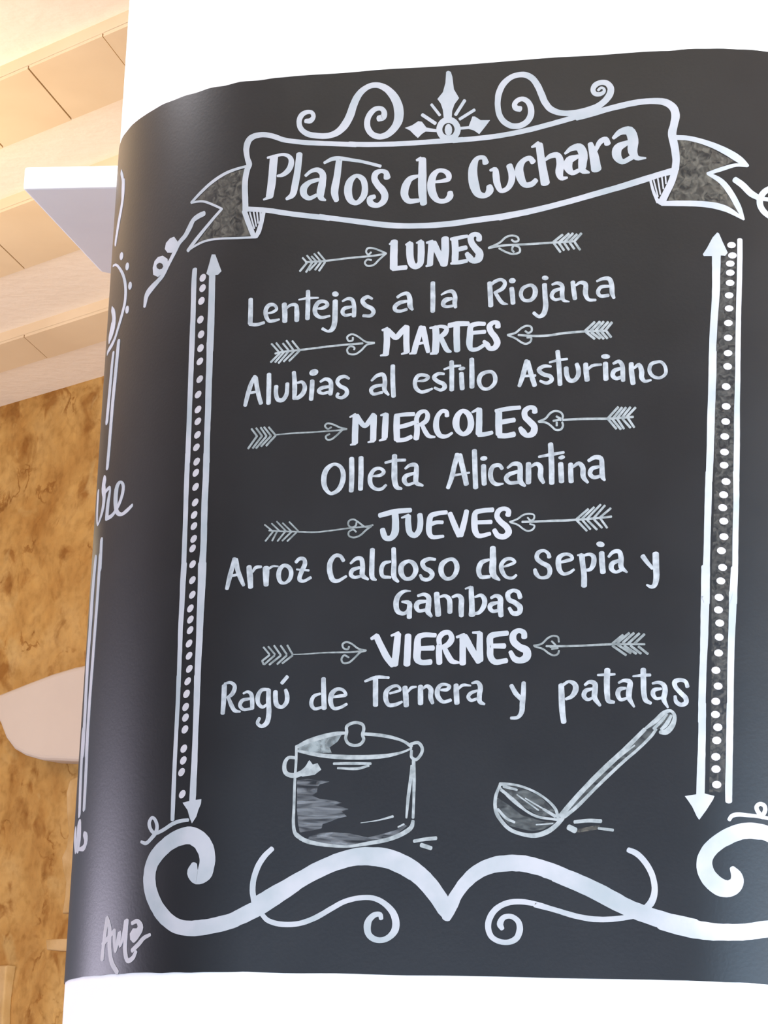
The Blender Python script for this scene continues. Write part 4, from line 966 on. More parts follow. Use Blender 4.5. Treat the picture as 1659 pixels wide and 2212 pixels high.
('g','s',[3340,8127,27,3402,8145,40,3460,8111,51,3463,7999,55,3484,7927,42,3552,7905,15]),
('g','s',[3445,8072,35,3364,8043,49,3338,7984,48,3377,7940,39,3448,7947,33]),
('g','s',[3589,8148,55,3602,8044,57,3620,7939,55]),
('g','s',[3626,8103,25,3677,8136,40,3742,8115,56,3745,7995,58,3783,7921,42,3870,7911,30]),
('g','s',[3878,8142,27,3946,8170,40,4026,8164,53,4058,8083,58,4065,7990,56,4088,7925,36]),
('g','s',[4038,8074,34,3928,8067,45,3895,8009,48,3923,7960,43,4021,7961,42])]),
('dish_lettering#2','Alubias',[('g','s',[-308,7145,55,-355,7059,56,-390,6944,59,-423,6787,47]),
('g','s',[-301,7130,56,-276,7005,57,-244,6885,56,-215,6801,52]),
('g','s',[-361,6942,31,-279,6951,31]),
('g','s',[-130,7164,56,-124,6997,59,-118,6796,57]),
('g','s',[-30,7007,53,-29,6914,54,1,6838,54,58,6832,53,104,6899,52,109,7036,49]),
('g','s',[184,7175,49,200,7052,58,206,6934,60,206,6841,47]),
('g','s',[235,7039,27,294,7048,40,331,6988,54,315,6911,58,254,6854,49,201,6845,35]),
('g','s',[421,7058,54,422,6946,58,418,6824,54]),
('g','f',[491,7180,491,7158,477,7137,452,7123,423,7119,397,7127,381,7144,381,7166,395,7187,420,7201,449,7205,475,7197]),
('g','s',[525,7042,30,588,7074,41,648,7042,54,662,6946,56,657,6880,51]),
('g','s',[631,6976,35,534,6959,48,508,6923,46,557,6895,37,634,6908,36]),
('g','s',[881,7066,31,831,7095,41,763,7081,49,736,7031,48,778,6976,47,850,6937,50,862,6880,54,804,6832,42,740,6853,36,755,6887,37])]),
('dish_lettering#2','al',[('g','s',[1164,7031,28,1233,7091,46,1305,7098,50,1331,7016,55,1330,6912,54,1383,6846,28]),
('g','s',[1310,6970,35,1207,6956,45,1163,6918,51,1190,6865,41,1304,6880,33]),
('g','s',[1420,7205,55,1428,7012,59,1446,6825,57])]),
('dish_lettering#2','estilo',[('g','s',[1733,7000,19,1826,7010,39,1866,7045,43,1813,7074,40,1741,7070,47,1704,7001,52,1718,6918,50,1780,6868,43,1852,6875,41,1920,6902,25]),
('g','s',[2058,7078,28,1988,7083,41,1934,7042,51,1981,6990,49,2054,6954,53,2072,6914,56,2026,6880,40,1948,6911,32]),
('g','s',[2145,7227,55,2153,7056,58,2159,6875,56]),
('g','s',[2056,7134,25,2149,7164,33,2256,7172,27]),
('g','s',[2270,7077,56,2278,6979,60,2287,6885,58]),
('g','f',[2315,7143,2312,7131,2299,7120,2278,7113,2257,7113,2239,7118,2231,7128,2234,7141,2247,7152,2267,7158,2289,7159,2306,7153]),
('g','s',[2390,7248,58,2398,7077,62,2404,6901,60]),
('g','c',[2586,7082,43,2506,7044,55,2489,6960,54,2537,6881,42,2608,6875,39,2679,6942,50,2680,7024,52,2642,7077,42])]),
('dish_lettering#2','Asturiano',[('g','s',[3060,7199,56,3035,7090,60,3009,6986,56,2978,6892,43]),
('g','s',[3072,7187,58,3111,7052,60,3163,6893,58]),
('g','s',[3020,7012,32,3171,7014,28]),
('g','s',[3354,7117,26,3269,7124,43,3208,7083,51,3260,7028,50,3352,6993,49,3367,6949,52,3309,6916,41,3228,6945,29]),
('g','s',[3429,7300,54,3451,7108,58,3469,6892,56]),
('g','s',[3334,7168,24,3438,7190,35,3547,7202,28]),
('g','s',[3537,7093,56,3545,7011,58,3581,6940,53,3638,6936,50,3682,6994,55,3682,7075,56,3661,7134,49]),
('g','s',[3769,7129,60,3777,7036,64,3791,6932,62]),
('g','s',[3793,7059,28,3849,7106,37,3956,7116,28]),
('g','s',[4004,7131,60,4008,7039,62,4016,6934,62]),
('g','f',[4059,7210,4052,7195,4032,7185,4005,7182,3978,7187,3958,7199,3950,7215,3957,7229,3977,7240,4004,7242,4031,7237,4051,7225]),
('g','s',[4099,7122,32,4164,7146,44,4205,7094,53,4214,6996,56,4220,6909,49]),
('g','s',[4188,7060,39,4110,7032,54,4096,6977,55,4135,6939,44,4202,6954,43]),
('g','s',[4311,7113,58,4319,6992,62,4338,6870,59]),
('g','s',[4346,7057,28,4401,7095,48,4436,7021,59,4438,6941,59,4474,6893,41,4548,6904,26]),
('g','c',[4613,7120,37,4546,7095,45,4528,7018,45,4572,6949,41,4650,6926,34,4718,6976,40,4709,7063,40,4663,7118,36])]),
('dish_lettering#3','Olleta',[('g','c',[744,6011,39,658,5957,63,624,5850,66,646,5726,58,719,5652,41,806,5690,55,859,5792,64,860,5905,58,818,5983,46]),
('g','s',[959,6076,61,969,5870,63,972,5676,59]),
('g','s',[1075,6083,61,1083,5888,63,1085,5693,59]),
('g','s',[1228,5850,23,1326,5860,41,1365,5897,45,1322,5940,39,1250,5932,47,1200,5853,56,1209,5751,54,1271,5693,42,1343,5690,40,1398,5737,31]),
('g','s',[1488,6095,61,1493,5926,70,1504,5773,67,1533,5705,56,1592,5686,28]),
('g','s',[1376,6010,29,1483,6033,38,1622,6035,34]),
('g','s',[1626,5930,29,1681,5970,44,1753,5967,53,1763,5867,62,1767,5755,57,1849,5717,29]),
('g','s',[1736,5868,34,1635,5838,54,1618,5790,58,1659,5735,42,1741,5753,32])]),
('dish_lettering#3','Alicantina',[('g','s',[2259,6081,66,2227,5960,59,2193,5790,59,2155,5679,48]),
('g','s',[2284,6074,64,2326,5920,64,2378,5718,62]),
('g','s',[2225,5830,29,2409,5857,25]),
('g','s',[2461,6124,60,2476,5891,62,2492,5672,62]),
('g','s',[2577,5937,60,2584,5827,62,2594,5712,60]),
('g','f',[2620,6031,2618,6016,2604,6003,2583,5996,2561,5997,2543,6005,2535,6018,2537,6034,2551,6047,2571,6054,2594,6053,2611,6045]),
('g','s',[2803,5894,45,2768,5936,46,2696,5925,51,2664,5849,58,2685,5751,54,2739,5707,46,2821,5711,20]),
('g','s',[2868,5901,28,2937,5948,48,3010,5933,60,3021,5826,64,3030,5729,63,3083,5677,34]),
('g','s',[2988,5852,41,2881,5816,53,2854,5771,53,2896,5721,46,3004,5723,38]),
('g','s',[3118,5945,62,3121,5823,66,3124,5714,64]),
('g','s',[3143,5905,30,3214,5939,47,3263,5898,61,3266,5783,63,3304,5709,41]),
('g','s',[3375,6173,62,3390,5984,66,3403,5700,64]),
('g','s',[3238,6023,27,3379,6045,41,3536,6067,31]),
('g','s',[3502,5933,61,3510,5824,66,3519,5715,63]),
('g','f',[3551,6015,3549,6002,3536,5990,3517,5983,3497,5983,3480,5989,3472,6000,3474,6013,3487,6024,3506,6031,3526,6032,3543,6026]),
('g','s',[3621,5923,59,3624,5820,61,3633,5711,61]),
('g','s',[3652,5889,30,3716,5930,47,3765,5882,60,3775,5767,60,3829,5696,32]),
('g','s',[3832,5956,39,3905,5996,52,3977,5980,56,3993,5869,59,4002,5761,60,4028,5718,30]),
('g','s',[3955,5882,36,3873,5858,52,3853,5801,54,3899,5755,46,3982,5771,38])]),
('dish_lettering#4','Arroz',[('g','s',[-449,4887,66,-481,4771,58,-507,4662,62,-534,4529,49]),
('g','s',[-438,4879,64,-403,4751,59,-364,4656,58,-315,4560,41]),
('g','s',[-484,4681,33,-392,4696,32]),
('g','s',[-259,4784,65,-240,4666,75,-224,4533,62]),
('g','s',[-210,4718,28,-171,4772,41,-103,4778,33]),
('g','s',[-41,4762,83,-36,4660,75,-30,4555,63]),
('g','s',[-1,4757,30,46,4782,26,109,4778,19]),
('g','c',[186,4788,45,132,4743,57,121,4657,57,152,4586,46,204,4574,34,256,4615,50,276,4693,53,247,4762,51]),
('g','s',[327,4824,41,369,4865,44,425,4860,46,441,4806,56,415,4737,57,389,4667,54,383,4613,54,430,4592,38,520,4635,38]),
('g','s',[340,4737,21,492,4721,28])]),
('dish_lettering#4','Caldoso',[('g','s',[914,4829,45,874,4887,43,810,4893,46,755,4822,62,750,4718,66,791,4604,59,847,4585,45,958,4641,30]),
('g','s',[1004,4794,28,1067,4850,45,1131,4849,54,1152,4762,60,1157,4647,59,1227,4598,28]),
('g','s',[1114,4742,35,1031,4715,52,1014,4660,52,1056,4626,40,1130,4637,33]),
('g','s',[1264,4958,59,1266,4791,62,1279,4618,57,1324,4589,26]),
('g','s',[1492,4807,27,1411,4785,50,1383,4705,53,1407,4631,45,1500,4617,32]),
('g','s',[1523,4962,56,1535,4785,60,1544,4618,59,1595,4563,32]),
('g','c',[1714,4807,43,1633,4762,65,1627,4669,65,1680,4599,47,1753,4604,49,1804,4686,60,1780,4769,59]),
('g','s',[2033,4821,34,1954,4828,45,1882,4786,57,1906,4725,54,1980,4682,58,2005,4635,58,1963,4584,45,1890,4591,45,1859,4638,32]),
('g','c',[2200,4817,43,2119,4762,65,2114,4659,62,2172,4589,47,2244,4598,45,2296,4676,58,2293,4758,58,2252,4814,47])]),
('dish_lettering#4','de',[('g','s',[2683,4804,29,2592,4771,58,2561,4682,61,2590,4603,50,2697,4601,38]),
('g','s',[2721,4946,69,2729,4808,79,2739,4624,76,2815,4558,25]),
('g','s',[2855,4714,20,2938,4741,36,2992,4770,33,2951,4806,39,2882,4803,45,2832,4745,51,2843,4661,54,2897,4591,38,2973,4582,37,3012,4614,30])]),
('dish_lettering#4','Sepia',[('g','s',[3397,4818,51,3384,4861,41,3330,4897,36,3263,4873,52,3250,4812,54,3303,4758,53,3388,4709,56,3410,4649,55,3384,4589,47,3295,4579,36,3246,4629,53,3231,4675,43]),
('g','s',[3523,4753,28,3606,4772,42,3670,4794,37,3650,4832,41,3589,4849,39,3516,4814,59,3507,4730,64,3528,4654,56,3572,4615,41,3640,4629,37,3693,4666,30]),
('g','s',[3779,4831,68,3796,4709,63,3813,4595,66,3816,4470,69]),
('g','s',[3731,4833,21,3780,4842,31]),
('g','s',[3811,4830,31,3871,4842,39,3918,4813,56,3920,4729,62,3882,4662,44,3822,4655,31]),
('g','s',[4013,4856,65,4020,4742,68,4034,4625,66]),
('g','f',[4045,4947,4036,4932,4016,4923,3991,4924,3967,4933,3951,4949,3947,4966,3956,4981,3976,4990,4001,4989,4025,4980,4041,4964]),
('g','s',[4095,4807,31,4148,4863,44,4216,4865,53,4241,4790,60,4244,4684,60,4314,4621,23]),
('g','s',[4218,4761,40,4138,4724,58,4132,4664,57,4183,4625,36,4243,4647,42])]),
('dish_lettering#4','y',[('g','s',[4492,4807,57,4547,4731,49,4609,4660,40]),
('g','s',[4642,4833,74,4648,4691,74,4655,4548,67,4634,4460,57,4597,4444,41,4546,4469,23])]),
('dish_lettering#4','Gambas',[('g','s',[1750,4448,13,1671,4446,39,1602,4391,61,1579,4298,66,1608,4205,58,1682,4181,44,1743,4234,39]),
('g','s',[1650,4323,24,1740,4304,58,1743,4213,62,1747,4133,60]),
('g','s',[1841,4390,33,1914,4405,43,1969,4372,58,1973,4281,65,1970,4199,64,2013,4142,35]),
('g','s',[1938,4323,35,1844,4307,60,1827,4263,61,1859,4211,43,1942,4220,38]),
('g','s',[2065,4414,65,2080,4290,69,2095,4156,69]),
('g','s',[2103,4370,29,2165,4384,39,2218,4347,58,2231,4267,61,2234,4186,59]),
('g','s',[2259,4367,33,2321,4386,43,2363,4352,62,2367,4244,65,2373,4143,59]),
('g','s',[2478,4478,55,2488,4344,65,2497,4221,68,2500,4151,80]),
('g','s',[2409,4463,19,2473,4482,33]),
('g','s',[2529,4362,27,2600,4382,43,2643,4331,58,2636,4249,60,2576,4174,44,2515,4167,30]),
('g','s',[2720,4348,33,2776,4373,43,2828,4346,63,2832,4236,68,2847,4135,60]),
('g','s',[2799,4293,34,2718,4266,60,2711,4228,54,2751,4189,43,2823,4203,38]),
('g','s',[3067,4346,56,3042,4410,48,2980,4431,44,2921,4396,60,2934,4326,57,3005,4288,57,3068,4232,67,3060,4171,60,2988,4162,52,2941,4224,41])]),
('dish_lettering#5','Ragú',[('g','s',[-497,3354,66,-495,3208,64,-500,3023,55]),
('g','s',[-496,3377,28,-417,3390,36,-360,3342,51,-387,3255,53,-452,3207,30]),
('g','s',[-434,3206,41,-390,3115,53,-341,3051,47,-275,3037,24]),
('g','s',[-245,3254,25,-195,3273,33,-149,3248,48,-129,3159,52,-125,3072,50]),
('g','s',[-158,3190,30,-253,3170,45,-280,3112,47,-236,3064,38,-141,3070,31]),
('g','s',[65,3297,33,-18,3291,44,-63,3208,56,-48,3128,48,4,3088,38,54,3118,30]),
('g','s',[67,3292,53,72,3167,59,85,3018,59,65,2901,60,1,2859,42,-49,2899,43,-27,2957,37]),
('g','s',[154,3271,55,159,3176,58,180,3109,56,241,3086,43,296,3145,54,298,3225,55,277,3290,41]),
('g','s',[226,3370,42,290,3448,44])]),
('dish_lettering#5','de',[('g','s',[705,3241,28,625,3210,44,600,3123,49,642,3063,38,733,3081,33]),
('g','s',[735,3420,56,745,3261,60,760,3067,62]),
('g','s',[855,3200,31,952,3212,39,1017,3224,38,979,3282,38,907,3293,43,845,3240,59,835,3141,58,877,3067,41,958,3076,39,1032,3117,32])]),
('dish_lettering#5','Ternera',[('g','s',[1242,3383,29,1373,3428,42,1528,3423,32]),
('g','s',[1368,3419,62,1375,3251,63,1382,3098,61]),
('g','s',[1548,3237,27,1620,3256,31,1674,3278,31,1639,3324,33,1566,3313,40,1508,3260,57,1501,3178,59,1543,3101,48,1627,3106,44,1700,3138,29]),
('g','s',[1728,3308,61,1742,3207,65,1752,3090,63]),
('g','s',[1766,3255,25,1806,3301,38,1863,3312,23]),
('g','s',[1914,3317,61,1918,3215,65,1922,3114,63]),
('g','s',[1941,3289,25,1992,3319,43,2040,3280,58,2038,3194,59,2067,3118,41]),
('g','s',[2159,3272,26,2231,3276,44,2263,3311,39,2208,3337,33,2147,3323,46,2116,3254,59,2134,3183,57,2195,3132,42,2282,3153,40]),
('g','s',[2338,3328,60,2347,3222,64,2356,3115,62]),
('g','s',[2365,3280,25,2415,3325,38,2513,3319,20]),
('g','s',[2527,3349,26,2589,3359,42,2627,3308,58,2620,3209,58,2629,3130,53,2684,3102,27]),
('g','s',[2592,3260,28,2511,3228,44,2489,3185,45,2524,3147,39,2595,3167,32])]),
('dish_lettering#5','y',[('g','s',[2992,3317,49,3048,3225,56,3114,3156,47]),
('g','s',[3138,3348,50,3138,3232,60,3130,3105,64,3122,3001,57,3079,2946,43,3000,2938,33])]),
('dish_lettering#5','patatas',[('g','s',[3579,3317,65,3587,3176,70,3598,3028,70,3620,2887,63]),
('g','s',[3609,3323,36,3668,3356,36,3737,3323,59,3747,3256,68,3702,3182,50,3636,3153,32]),
('g','s',[3854,3313,32,3907,3350,43,3969,3327,59,3971,3247,67,3972,3165,62,4036,3075,34]),
('g','s',[3939,3269,33,3865,3246,53,3845,3189,53,3890,3144,38,3949,3166,33]),
('g','s',[4110,3487,71,4108,3357,70,4115,3209,65,4133,3128,55,4197,3112,36]),
('g','s',[4000,3428,25,4102,3431,33,4199,3434,26]),
('g','s',[4244,3335,26,4304,3361,38,4373,3343,59,4370,3258,67,4367,3169,62,4429,3057,25]),
('g','s',[4328,3273,31,4254,3258,54,4239,3200,56,4272,3141,42,4338,3155,33]),
('g','s',[4525,3486,65,4530,3352,65,4537,3220,62,4561,3131,55,4619,3097,36]),
('g','s',[4408,3408,21,4510,3418,37,4607,3422,34]),
('g','s',[4634,3324,27,4703,3335,38,4763,3305,52,4779,3233,59,4765,3145,59,4814,3048,24]),
('g','s',[4733,3263,31,4653,3247,49,4641,3204,52,4677,3152,38,4750,3159,30]),
('g','s',[5030,3288,47,5008,3344,44,4950,3365,45,4886,3342,57,4894,3285,52,4952,3219,52,5012,3154,55,5013,3103,55,4961,3080,49,4905,3116,48,4892,3178,35])]),
('side_panel_lettering','frame_curve',[('w','s',[-3389,10496,75,-3251,10352,92,-3213,10202,112,-3186,10055,110]),
('w','s',[-3190,10297,111,-3167,10166,118,-3207,9968,129,-3343,9752,154,-3466,9544,157]),
('w','s',[-3559,9252,32,-3318,9195,32,-3063,9052,48,-2886,8892,68,-2798,8722,83,-2793,8540,88,-2865,8403,92,-2979,8265,88,-3146,8118,81,-3554,8061,71]),
('w','s',[-3414,8625,74,-3257,8488,156,-3261,8355,263,-3463,8224,154]),
('w','f',[-2976,9207,-2990,9184,-3020,9174,-3061,9180,-3101,9200,-3129,9230,-3137,9260,-3121,9282,-3087,9291,-3046,9285,-3008,9265,-2983,9237]),
('w','f',[-2730,8997,-2741,8974,-2765,8961,-2797,8964,-2827,8981,-2849,9008,-2855,9037,-2843,9060,-2817,9072,-2785,9069,-2755,9052,-2735,9026]),
('w','f',[-2598,8703,-2608,8679,-2630,8665,-2658,8667,-2686,8683,-2705,8708,-2710,8737,-2699,8761,-2676,8774,-2647,8772,-2621,8756,-2603,8731]),
('w','f',[-2641,8396,-2651,8372,-2674,8359,-2703,8361,-2731,8376,-2751,8402,-2756,8431,-2745,8454,-2722,8467,-2692,8465,-2664,8450,-2646,8424]),
('w','s',[-2937,8050,114,-2961,7804,124,-2992,7499,128]),
('w','s',[-3141,7947,105,-3180,7741,129,-3177,7546,125]),
('w','s',[-2973,7679,126,-3014,7331,130,-3037,6980,124,-3052,6687,126,-3073,6420,121]),
('w','s',[-3178,7732,129,-3206,7439,144,-3253,7068,153]),
('w','s',[-3127,5482,123,-3101,5102,119]),
('w','s',[-3146,5291,128,-3142,4825,127,-3160,4367,131,-3178,3911,133,-3197,3457,135,-3189,2763,142]),
('w','s',[-3403,5296,177,-3470,4888,230,-3476,4424,231,-3506,3966,242,-3448,3382,212,-3410,2793,198]),
('w','s',[-3197,3055,142,-3155,2598,135,-3124,2078,121]),
('w','s',[-3495,3098,218,-3464,2638,201,-3364,2039,154])]),
('side_panel_lettering','re',[('w','s',[-3168,6283,172,-3207,6203,181,-3139,6070,151,-3174,5890,128,-3403,5745,42,-3518,5906,132,-3551,6199,141]),
('w','s',[-3145,6095,57,-2900,6110,61,-2944,5923,121,-2958,5739,129]),
('w','s',[-2948,5725,51,-2726,5739,60,-2528,5875,75,-2470,6037,79,-2550,6120,36,-2658,6074,115,-2677,5904,123,-2610,5752,79,-2477,5690,46,-2338,5711,58,-2209,5759,45])]),
('side_panel_lettering','a',[('w','s',[-3351,1897,240,-3315,1720,237,-3350,1621,223]),
('w','s',[-3652,1831,216,-3555,1724,194,-3450,1623,168]),
('w','s',[-3371,1614,45,-3182,1586,49,-2995,1600,99,-2957,1694,137,-3061,1760,70])]),
('signature',None,[('b','s',[-2251,182,76,-2240,350,72,-2208,593,71,-2198,683,45,-2121,535,79,-2102,323,79,-2034,141,74,-1906,15,64]),
('b','s',[-2263,360,60,-2129,438,60,-2023,511,53]),
('b','s',[-2020,520,59,-2006,392,62,-1973,254,27,-1936,389,65,-1908,493,56,-1890,314,34,-1826,469,62,-1803,615,65]),
('b','s',[-1783,625,64,-1788,467,68,-1781,257,69,-1724,148,61,-1631,179,61,-1587,251,48]),
('b','f',[-1662,525,-1552,521,-1558,417,-1641,378,-1698,390,-1713,464]),
('b','s',[-1687,587,49,-1591,605,56,-1535,531,96,-1604,439,109,-1651,397,100]),
('b','s',[-1657,263,55,-1551,333,60,-1466,404,54,-1367,440,39])]),
]


def spline(p, closed):
    """Catmull-Rom through the drawn points, in small steps"""
    n = len(p)
    if n == 2 and not closed:
        k = max(1, int(math.hypot(p[1][0] - p[0][0], p[1][1] - p[0][1]) / 0.012))
        return [tuple(p[0][c] + (p[1][c] - p[0][c]) * i / k for c in range(3)) for i in range(k + 1)]
    out = []
    last = n if closed else n - 1
    for i in range(last):
        if closed:
            a, b, c, d = p[i - 1], p[i], p[(i + 1) % n], p[(i + 2) % n]
        else:
            b, c = p[i], p[i + 1]
            a = p[i - 1] if i else tuple(2 * b[k] - c[k] for k in range(3))
            d = p[i + 2] if i + 2 < n else tuple(2 * c[k] - b[k] for k in range(3))
        L = math.hypot(c[0] - b[0], c[1] - b[1])
        k = max(4, min(16, int(L / 0.006)))
        # knots spaced by the root of the distance keep the curve from overshooting
        t0 = 0.0
        t1 = t0 + max(1e-4, math.hypot(b[0] - a[0], b[1] - a[1])) ** 0.5
        t2 = t1 + max(1e-4, L) ** 0.5
        t3 = t2 + max(1e-4, math.hypot(d[0] - c[0], d[1] - c[1])) ** 0.5
        for q in range(k):
            t = t1 + (t2 - t1) * q / k
            r = []
            for e in range(3):
                A1_ = (t1 - t) / (t1 - t0) * a[e] + (t - t0) / (t1 - t0) * b[e]
                A2_ = (t2 - t) / (t2 - t1) * b[e] + (t - t1) / (t2 - t1) * c[e]
                A3_ = (t3 - t) / (t3 - t2) * c[e] + (t - t2) / (t3 - t2) * d[e]
                B1_ = (t2 - t) / (t2 - t0) * A1_ + (t - t0) / (t2 - t0) * A2_
                B2_ = (t3 - t) / (t3 - t1) * A2_ + (t - t1) / (t3 - t1) * A3_
                r.append((t2 - t) / (t2 - t1) * B1_ + (t - t1) / (t2 - t1) * B2_)
            out.append((r[0], r[1], max(0.0006, r[2])))
    if not closed:
        out.append(p[-1])
    return out


def wobble(s, z, k):
    return 1.0 + 0.06 * mnoise.noise(Vector((s * 160, z * 160, k)))


def add_faces(bm, verts2d, faces, off, base, mi):
    # the paint builds up by a hair along a stroke, so where it crosses itself one layer lies on the other
    top = [bm.verts.new(surf(s, z + ZB, off + 3e-7 * min(i, 200))) for i, (s, z) in enumerate(verts2d)]
    made = []
    for f in faces:
        if len(set(f)) < 3:
            continue
        try:
            made.append(bm.faces.new([top[i] for i in f]))
        except ValueError:
            pass
    for f in made:
        f.material_index = mi
    rim = {}
    for f in faces:
        m_ = len(f)
        for i in range(m_):
            e = (f[i], f[(i + 1) % m_])
            k = (min(e), max(e))
            rim[k] = None if k in rim else e
    low = {}
    for e in rim.values():
        if e is None:
            continue
        for i in e:
            if i not in low:
                s, z = verts2d[i]
                low[i] = bm.verts.new(surf(s, z + ZB, base))
        try:
            f = bm.faces.new((top[e[1]], top[e[0]], low[e[0]], low[e[1]]))
            f.material_index = mi
        except ValueError:
            pass


def add_stroke(bm, p, closed, off, base, mi):
    pts = spline(p, closed)
    n = len(pts)
    V, F = [], []
    for i, (s, z, w) in enumerate(pts):
        if closed:
            a, b = pts[i - 1], pts[(i + 1) % n]
        else:
            a, b = pts[max(0, i - 1)], pts[min(n - 1, i + 1)]
        tx, tz = b[0] - a[0], b[1] - a[1]
        L = math.hypot(tx, tz) or 1e-9
        nx, nz = -tz / L, tx / L
        h1 = w * 0.5 * wobble(s, z, 1.3)
        h2 = w * 0.5 * wobble(s, z, 9.1)
        V.append((s + nx * h1, z + nz * h1))
        V.append((s - nx * h2, z - nz * h2))
    for i in range(n if closed else n - 1):
        j = (i + 1) % n
        F.append((2 * i, 2 * i + 1, 2 * j + 1, 2 * j))
    if not closed:
        for end in (0, 1):
            i = 0 if end == 0 else n - 1
            j = min(1, n - 1) if end == 0 else max(0, n - 2)
            s, z, w = pts[i]
            dx, dz = s - pts[j][0], z - pts[j][1]
            L = math.hypot(dx, dz) or 1e-9
            dx, dz = dx / L, dz / L
            a, b = (2 * i, 2 * i + 1) if end == 0 else (2 * i + 1, 2 * i)
            fan = [a]
            va, vb = V[a], V[b]
            for q in range(1, 6):
                t = math.pi * q / 6
                cx = (va[0] + vb[0]) / 2 + (va[0] - vb[0]) / 2 * math.cos(t) + dx * w * 0.5 * 0.62 * math.sin(t)
                cz = (va[1] + vb[1]) / 2 + (va[1] - vb[1]) / 2 * math.cos(t) + dz * w * 0.5 * 0.62 * math.sin(t)
                fan.append(len(V))
                V.append((cx, cz))
            fan.append(b)
            F.append(tuple(fan))
    add_faces(bm, V, F, off, base, mi)


def add_fill(bm, loops, off, base, mi):
    """a filled patch, cut fine enough to follow the curve of the column"""
    polys = [[Vector((s, z, 0)) for s, z in lp] for lp in loops]
    V = [(v.x, v.y) for lp in polys for v in lp]
    tris = [tuple(t) for t in tessellate_polygon(polys)]
    for _ in range(4):
        cache, out, split = {}, [], False

        def mid(i, j):
            k = (min(i, j), max(i, j))
            if k not in cache:
                cache[k] = len(V)
                V.append(((V[i][0] + V[j][0]) / 2, (V[i][1] + V[j][1]) / 2))
            return cache[k]
        need = lambda i, j: abs(V[i][0] - V[j][0]) > 0.012 or abs(V[i][1] - V[j][1]) > 0.05
        for a, b, c in tris:
            e = (need(a, b), need(b, c), need(c, a))
            if not any(e):
                out.append((a, b, c))
                continue
            split = True
            ab = mid(a, b) if e[0] else None
            bc = mid(b, c) if e[1] else None
            ca = mid(c, a) if e[2] else None
            ring_ = [a] + ([ab] if e[0] else []) + [b] + ([bc] if e[1] else []) + [c] + ([ca] if e[2] else [])
            if sum(e) == 3:
                out += [(a, ab, ca), (ab, b, bc), (ca, bc, c), (ab, bc, ca)]
            elif sum(e) == 2:
                if not e[0]:
                    out += [(ca, bc, c), (a, b, bc), (a, bc, ca)]
                elif not e[1]:
                    out += [(a, ab, ca), (ab, b, c), (ab, c, ca)]
                else:
                    out += [(ab, b, bc), (a, ab, bc), (a, bc, c)]
            else:
                if e[0]:
                    out += [(a, ab, c), (ab, b, c)]
                elif e[1]:
                    out += [(a, b, bc), (a, bc, c)]
                else:
                    out += [(a, b, ca), (ca, b, c)]
        tris = out
        if not split:
            break
    # keep every face turned outwards
    fixed = []
    for a, b, c in tris:
        ar = (V[b][0] - V[a][0]) * (V[c][1] - V[a][1]) - (V[c][0] - V[a][0]) * (V[b][1] - V[a][1])
        fixed.append((a, b, c) if ar > 0 else (a, c, b))
    add_faces(bm, V, fixed, off, base, mi)


LABELS = {
    'crest_ornament': 'white crest of two scrolls and a pointed finial above the title banner',
    'title_banner': 'white ribbon banner outlined across the head of the board',
    'title_lettering': 'white lettering Platos de Cuchara inside the banner',
    'ribbon_flourish': 'thin leafy stem trailing from the left ribbon tail',
    'ribbon_flourish#2': 'leafy stem trailing from the right ribbon tail',
    'border_rail': 'left border of a line, dots and a double-headed arrow',
    'border_rail#2': 'right border of a double-headed arrow, dots and a line',
    'scroll_border': 'broad white scroll running along the foot of the board',
    'curl_flourish': 'small looped curl above the left scroll end',
    'curl_flourish#2': 'small looped curl above the right scroll end',
    'pot_drawing': 'chalk drawing of a lidded stew pot',
    'ladle_drawing': 'chalk drawing of a soup ladle',
    'weekday_heading': 'bold white heading LUNES', 'weekday_heading#2': 'bold white heading MARTES',
    'weekday_heading#3': 'bold white heading MIERCOLES', 'weekday_heading#4': 'bold white heading JUEVES',
    'weekday_heading#5': 'bold white heading VIERNES',
    'dish_lettering': 'grey chalk line Lentejas a la Riojana', 'dish_lettering#2': 'grey chalk line Alubias al estilo Asturiano',
    'dish_lettering#3': 'grey chalk line Olleta Alicantina', 'dish_lettering#4': 'grey chalk line Arroz Caldoso de Sepia y Gambas',
    'dish_lettering#5': 'grey chalk line Ragú de Ternera y patatas',
    'side_panel_lettering': 'lines and letter ends of the next panel round the left corner',
    'signature': 'white signature at the lower left corner',
}
for i_, d_ in enumerate(('LUNES', 'MARTES', 'MIERCOLES', 'JUEVES', 'VIERNES')):
    for h_, side in ((1, 'left'), (2, 'right')):
        k_ = i_ * 2 + h_
        LABELS['feathered_arrow' + ('' if k_ == 1 else '#%d' % k_)] = 'thin grey arrow at the %s of the heading %s' % (side, d_)
WORDS = ('Platos', 'de', 'Cuchara', 'Lentejas', 'a', 'la', 'Riojana', 'Alubias', 'al', 'estilo', 'Asturiano', 'Olleta',
         'Alicantina', 'Arroz', 'Caldoso', 'Sepia', 'y', 'Gambas', 'Ragú', 'Ternera', 'patatas', 're')
LIFT = {'d': 0.00022, 'd2': 0.00022, 's': 0.00026, 'g2': 0.00028, 'g3': 0.00027, 'a2': 0.00032, 'a': 0.00032, 'g': 0.00034, 'w': 0.00034, 'b': 0.00036}
parents = {}
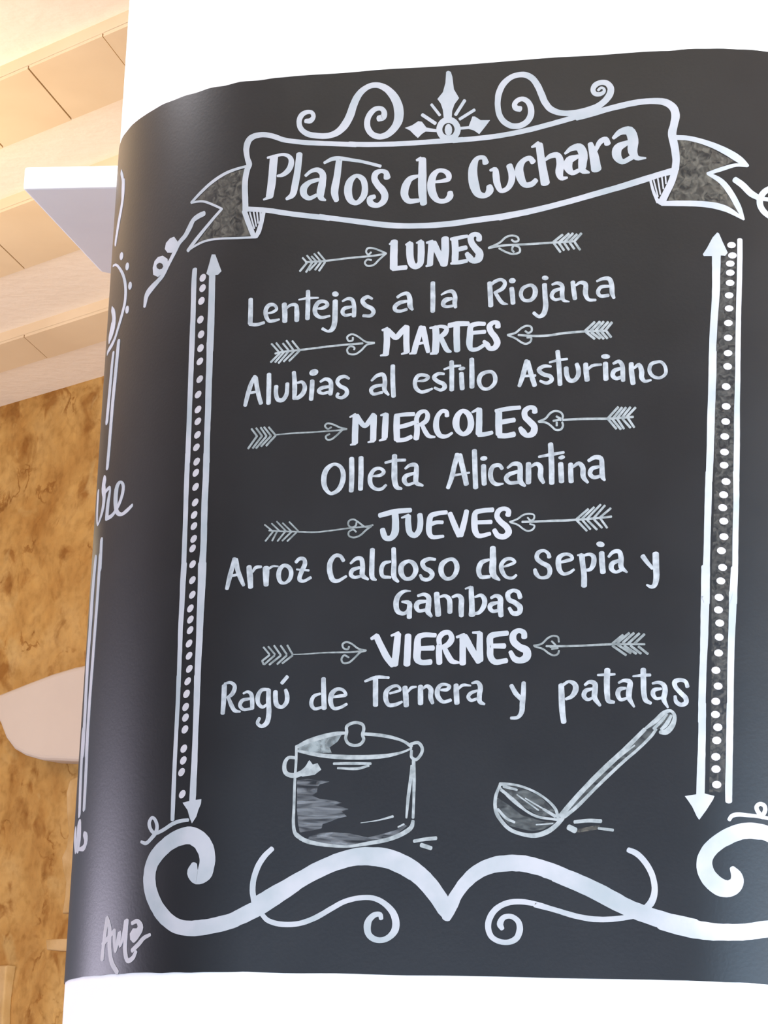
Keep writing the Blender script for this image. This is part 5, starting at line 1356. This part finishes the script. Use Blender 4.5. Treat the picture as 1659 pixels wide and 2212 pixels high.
for idx, (part, sub, marks) in enumerate(MARKS):
    mats = []
    bm = bmesh.new()
    for nth, mk in enumerate(marks):
        if mk[0] not in mats:
            mats.append(mk[0])
        mi = mats.index(mk[0])
        off = T + LIFT[mk[0]] + (idx % 5) * 0.00001 + nth * 0.000005
        base = T - 0.0002
        d = [v / 10000.0 for v in mk[2]]
        if mk[1] == 'f':
            loops = [[(d[i], d[i + 1]) for i in range(0, len(d), 2)]]
            if len(mk) > 3:
                h = [v / 10000.0 for v in mk[3]]
                loops.append([(h[i], h[i + 1]) for i in range(0, len(h), 2)])
            add_fill(bm, loops, off, base, mi)
        else:
            p = [(d[i], d[i + 1], d[i + 2]) for i in range(0, len(d), 3)]
            add_stroke(bm, p, mk[1] == 'c', off, base, mi)
    ml = [CHALK[x] for x in mats]
    if sub is None:
        o = link(part.split('#')[0], bm, ml, board)
        if part in LABELS:
            o['label'] = LABELS[part]
        parents[part] = o
        continue
    if part not in parents:
        e = bpy.data.objects.new(part.split('#')[0], None)
        col.objects.link(e)
        s0 = marks[0][2]
        e.location = surf(s0[0] / 10000.0, s0[1] / 10000.0 + ZB, T)
        e.empty_display_size = 0.02
        e.parent = board
        if part in LABELS:
            e['label'] = LABELS[part]
        parents[part] = e
    name = 'word' if (sub in WORDS and 'lettering' in part) else sub.split('#')[0]
    e = parents[part]
    o = link(name, bm, ml, e)
    o.matrix_parent_inverse = Matrix.Translation(-e.location)
    if name == 'word':
        o['label'] = 'the word ' + sub if sub != 're' else 'letters re'

# ------------------------------------------------------------------ slab shelf on the column's flank
SLAB = dict(near_left=(-0.5754, 0.5004, 2.9850), near_right=(-0.2400, 0.5364, 2.9850), far_right=(-0.3000, 1.1864, 2.9850), far_left=(-0.6008, 0.8807, 2.9850), top=3.0201)
bm = bmesh.new()
foot = [SLAB['near_left'], SLAB['near_right'], SLAB['far_right'], SLAB['far_left']]
prism(bm, foot, [(x, y, SLAB['top']) for x, y, _ in foot])
tidy(bm, 0.004, 2)
o = link('shelf', bm, M_WHITE)
o['label'] = 'white slab shelf jutting from the left flank of the column below the ceiling'
o['category'] = 'shelf'
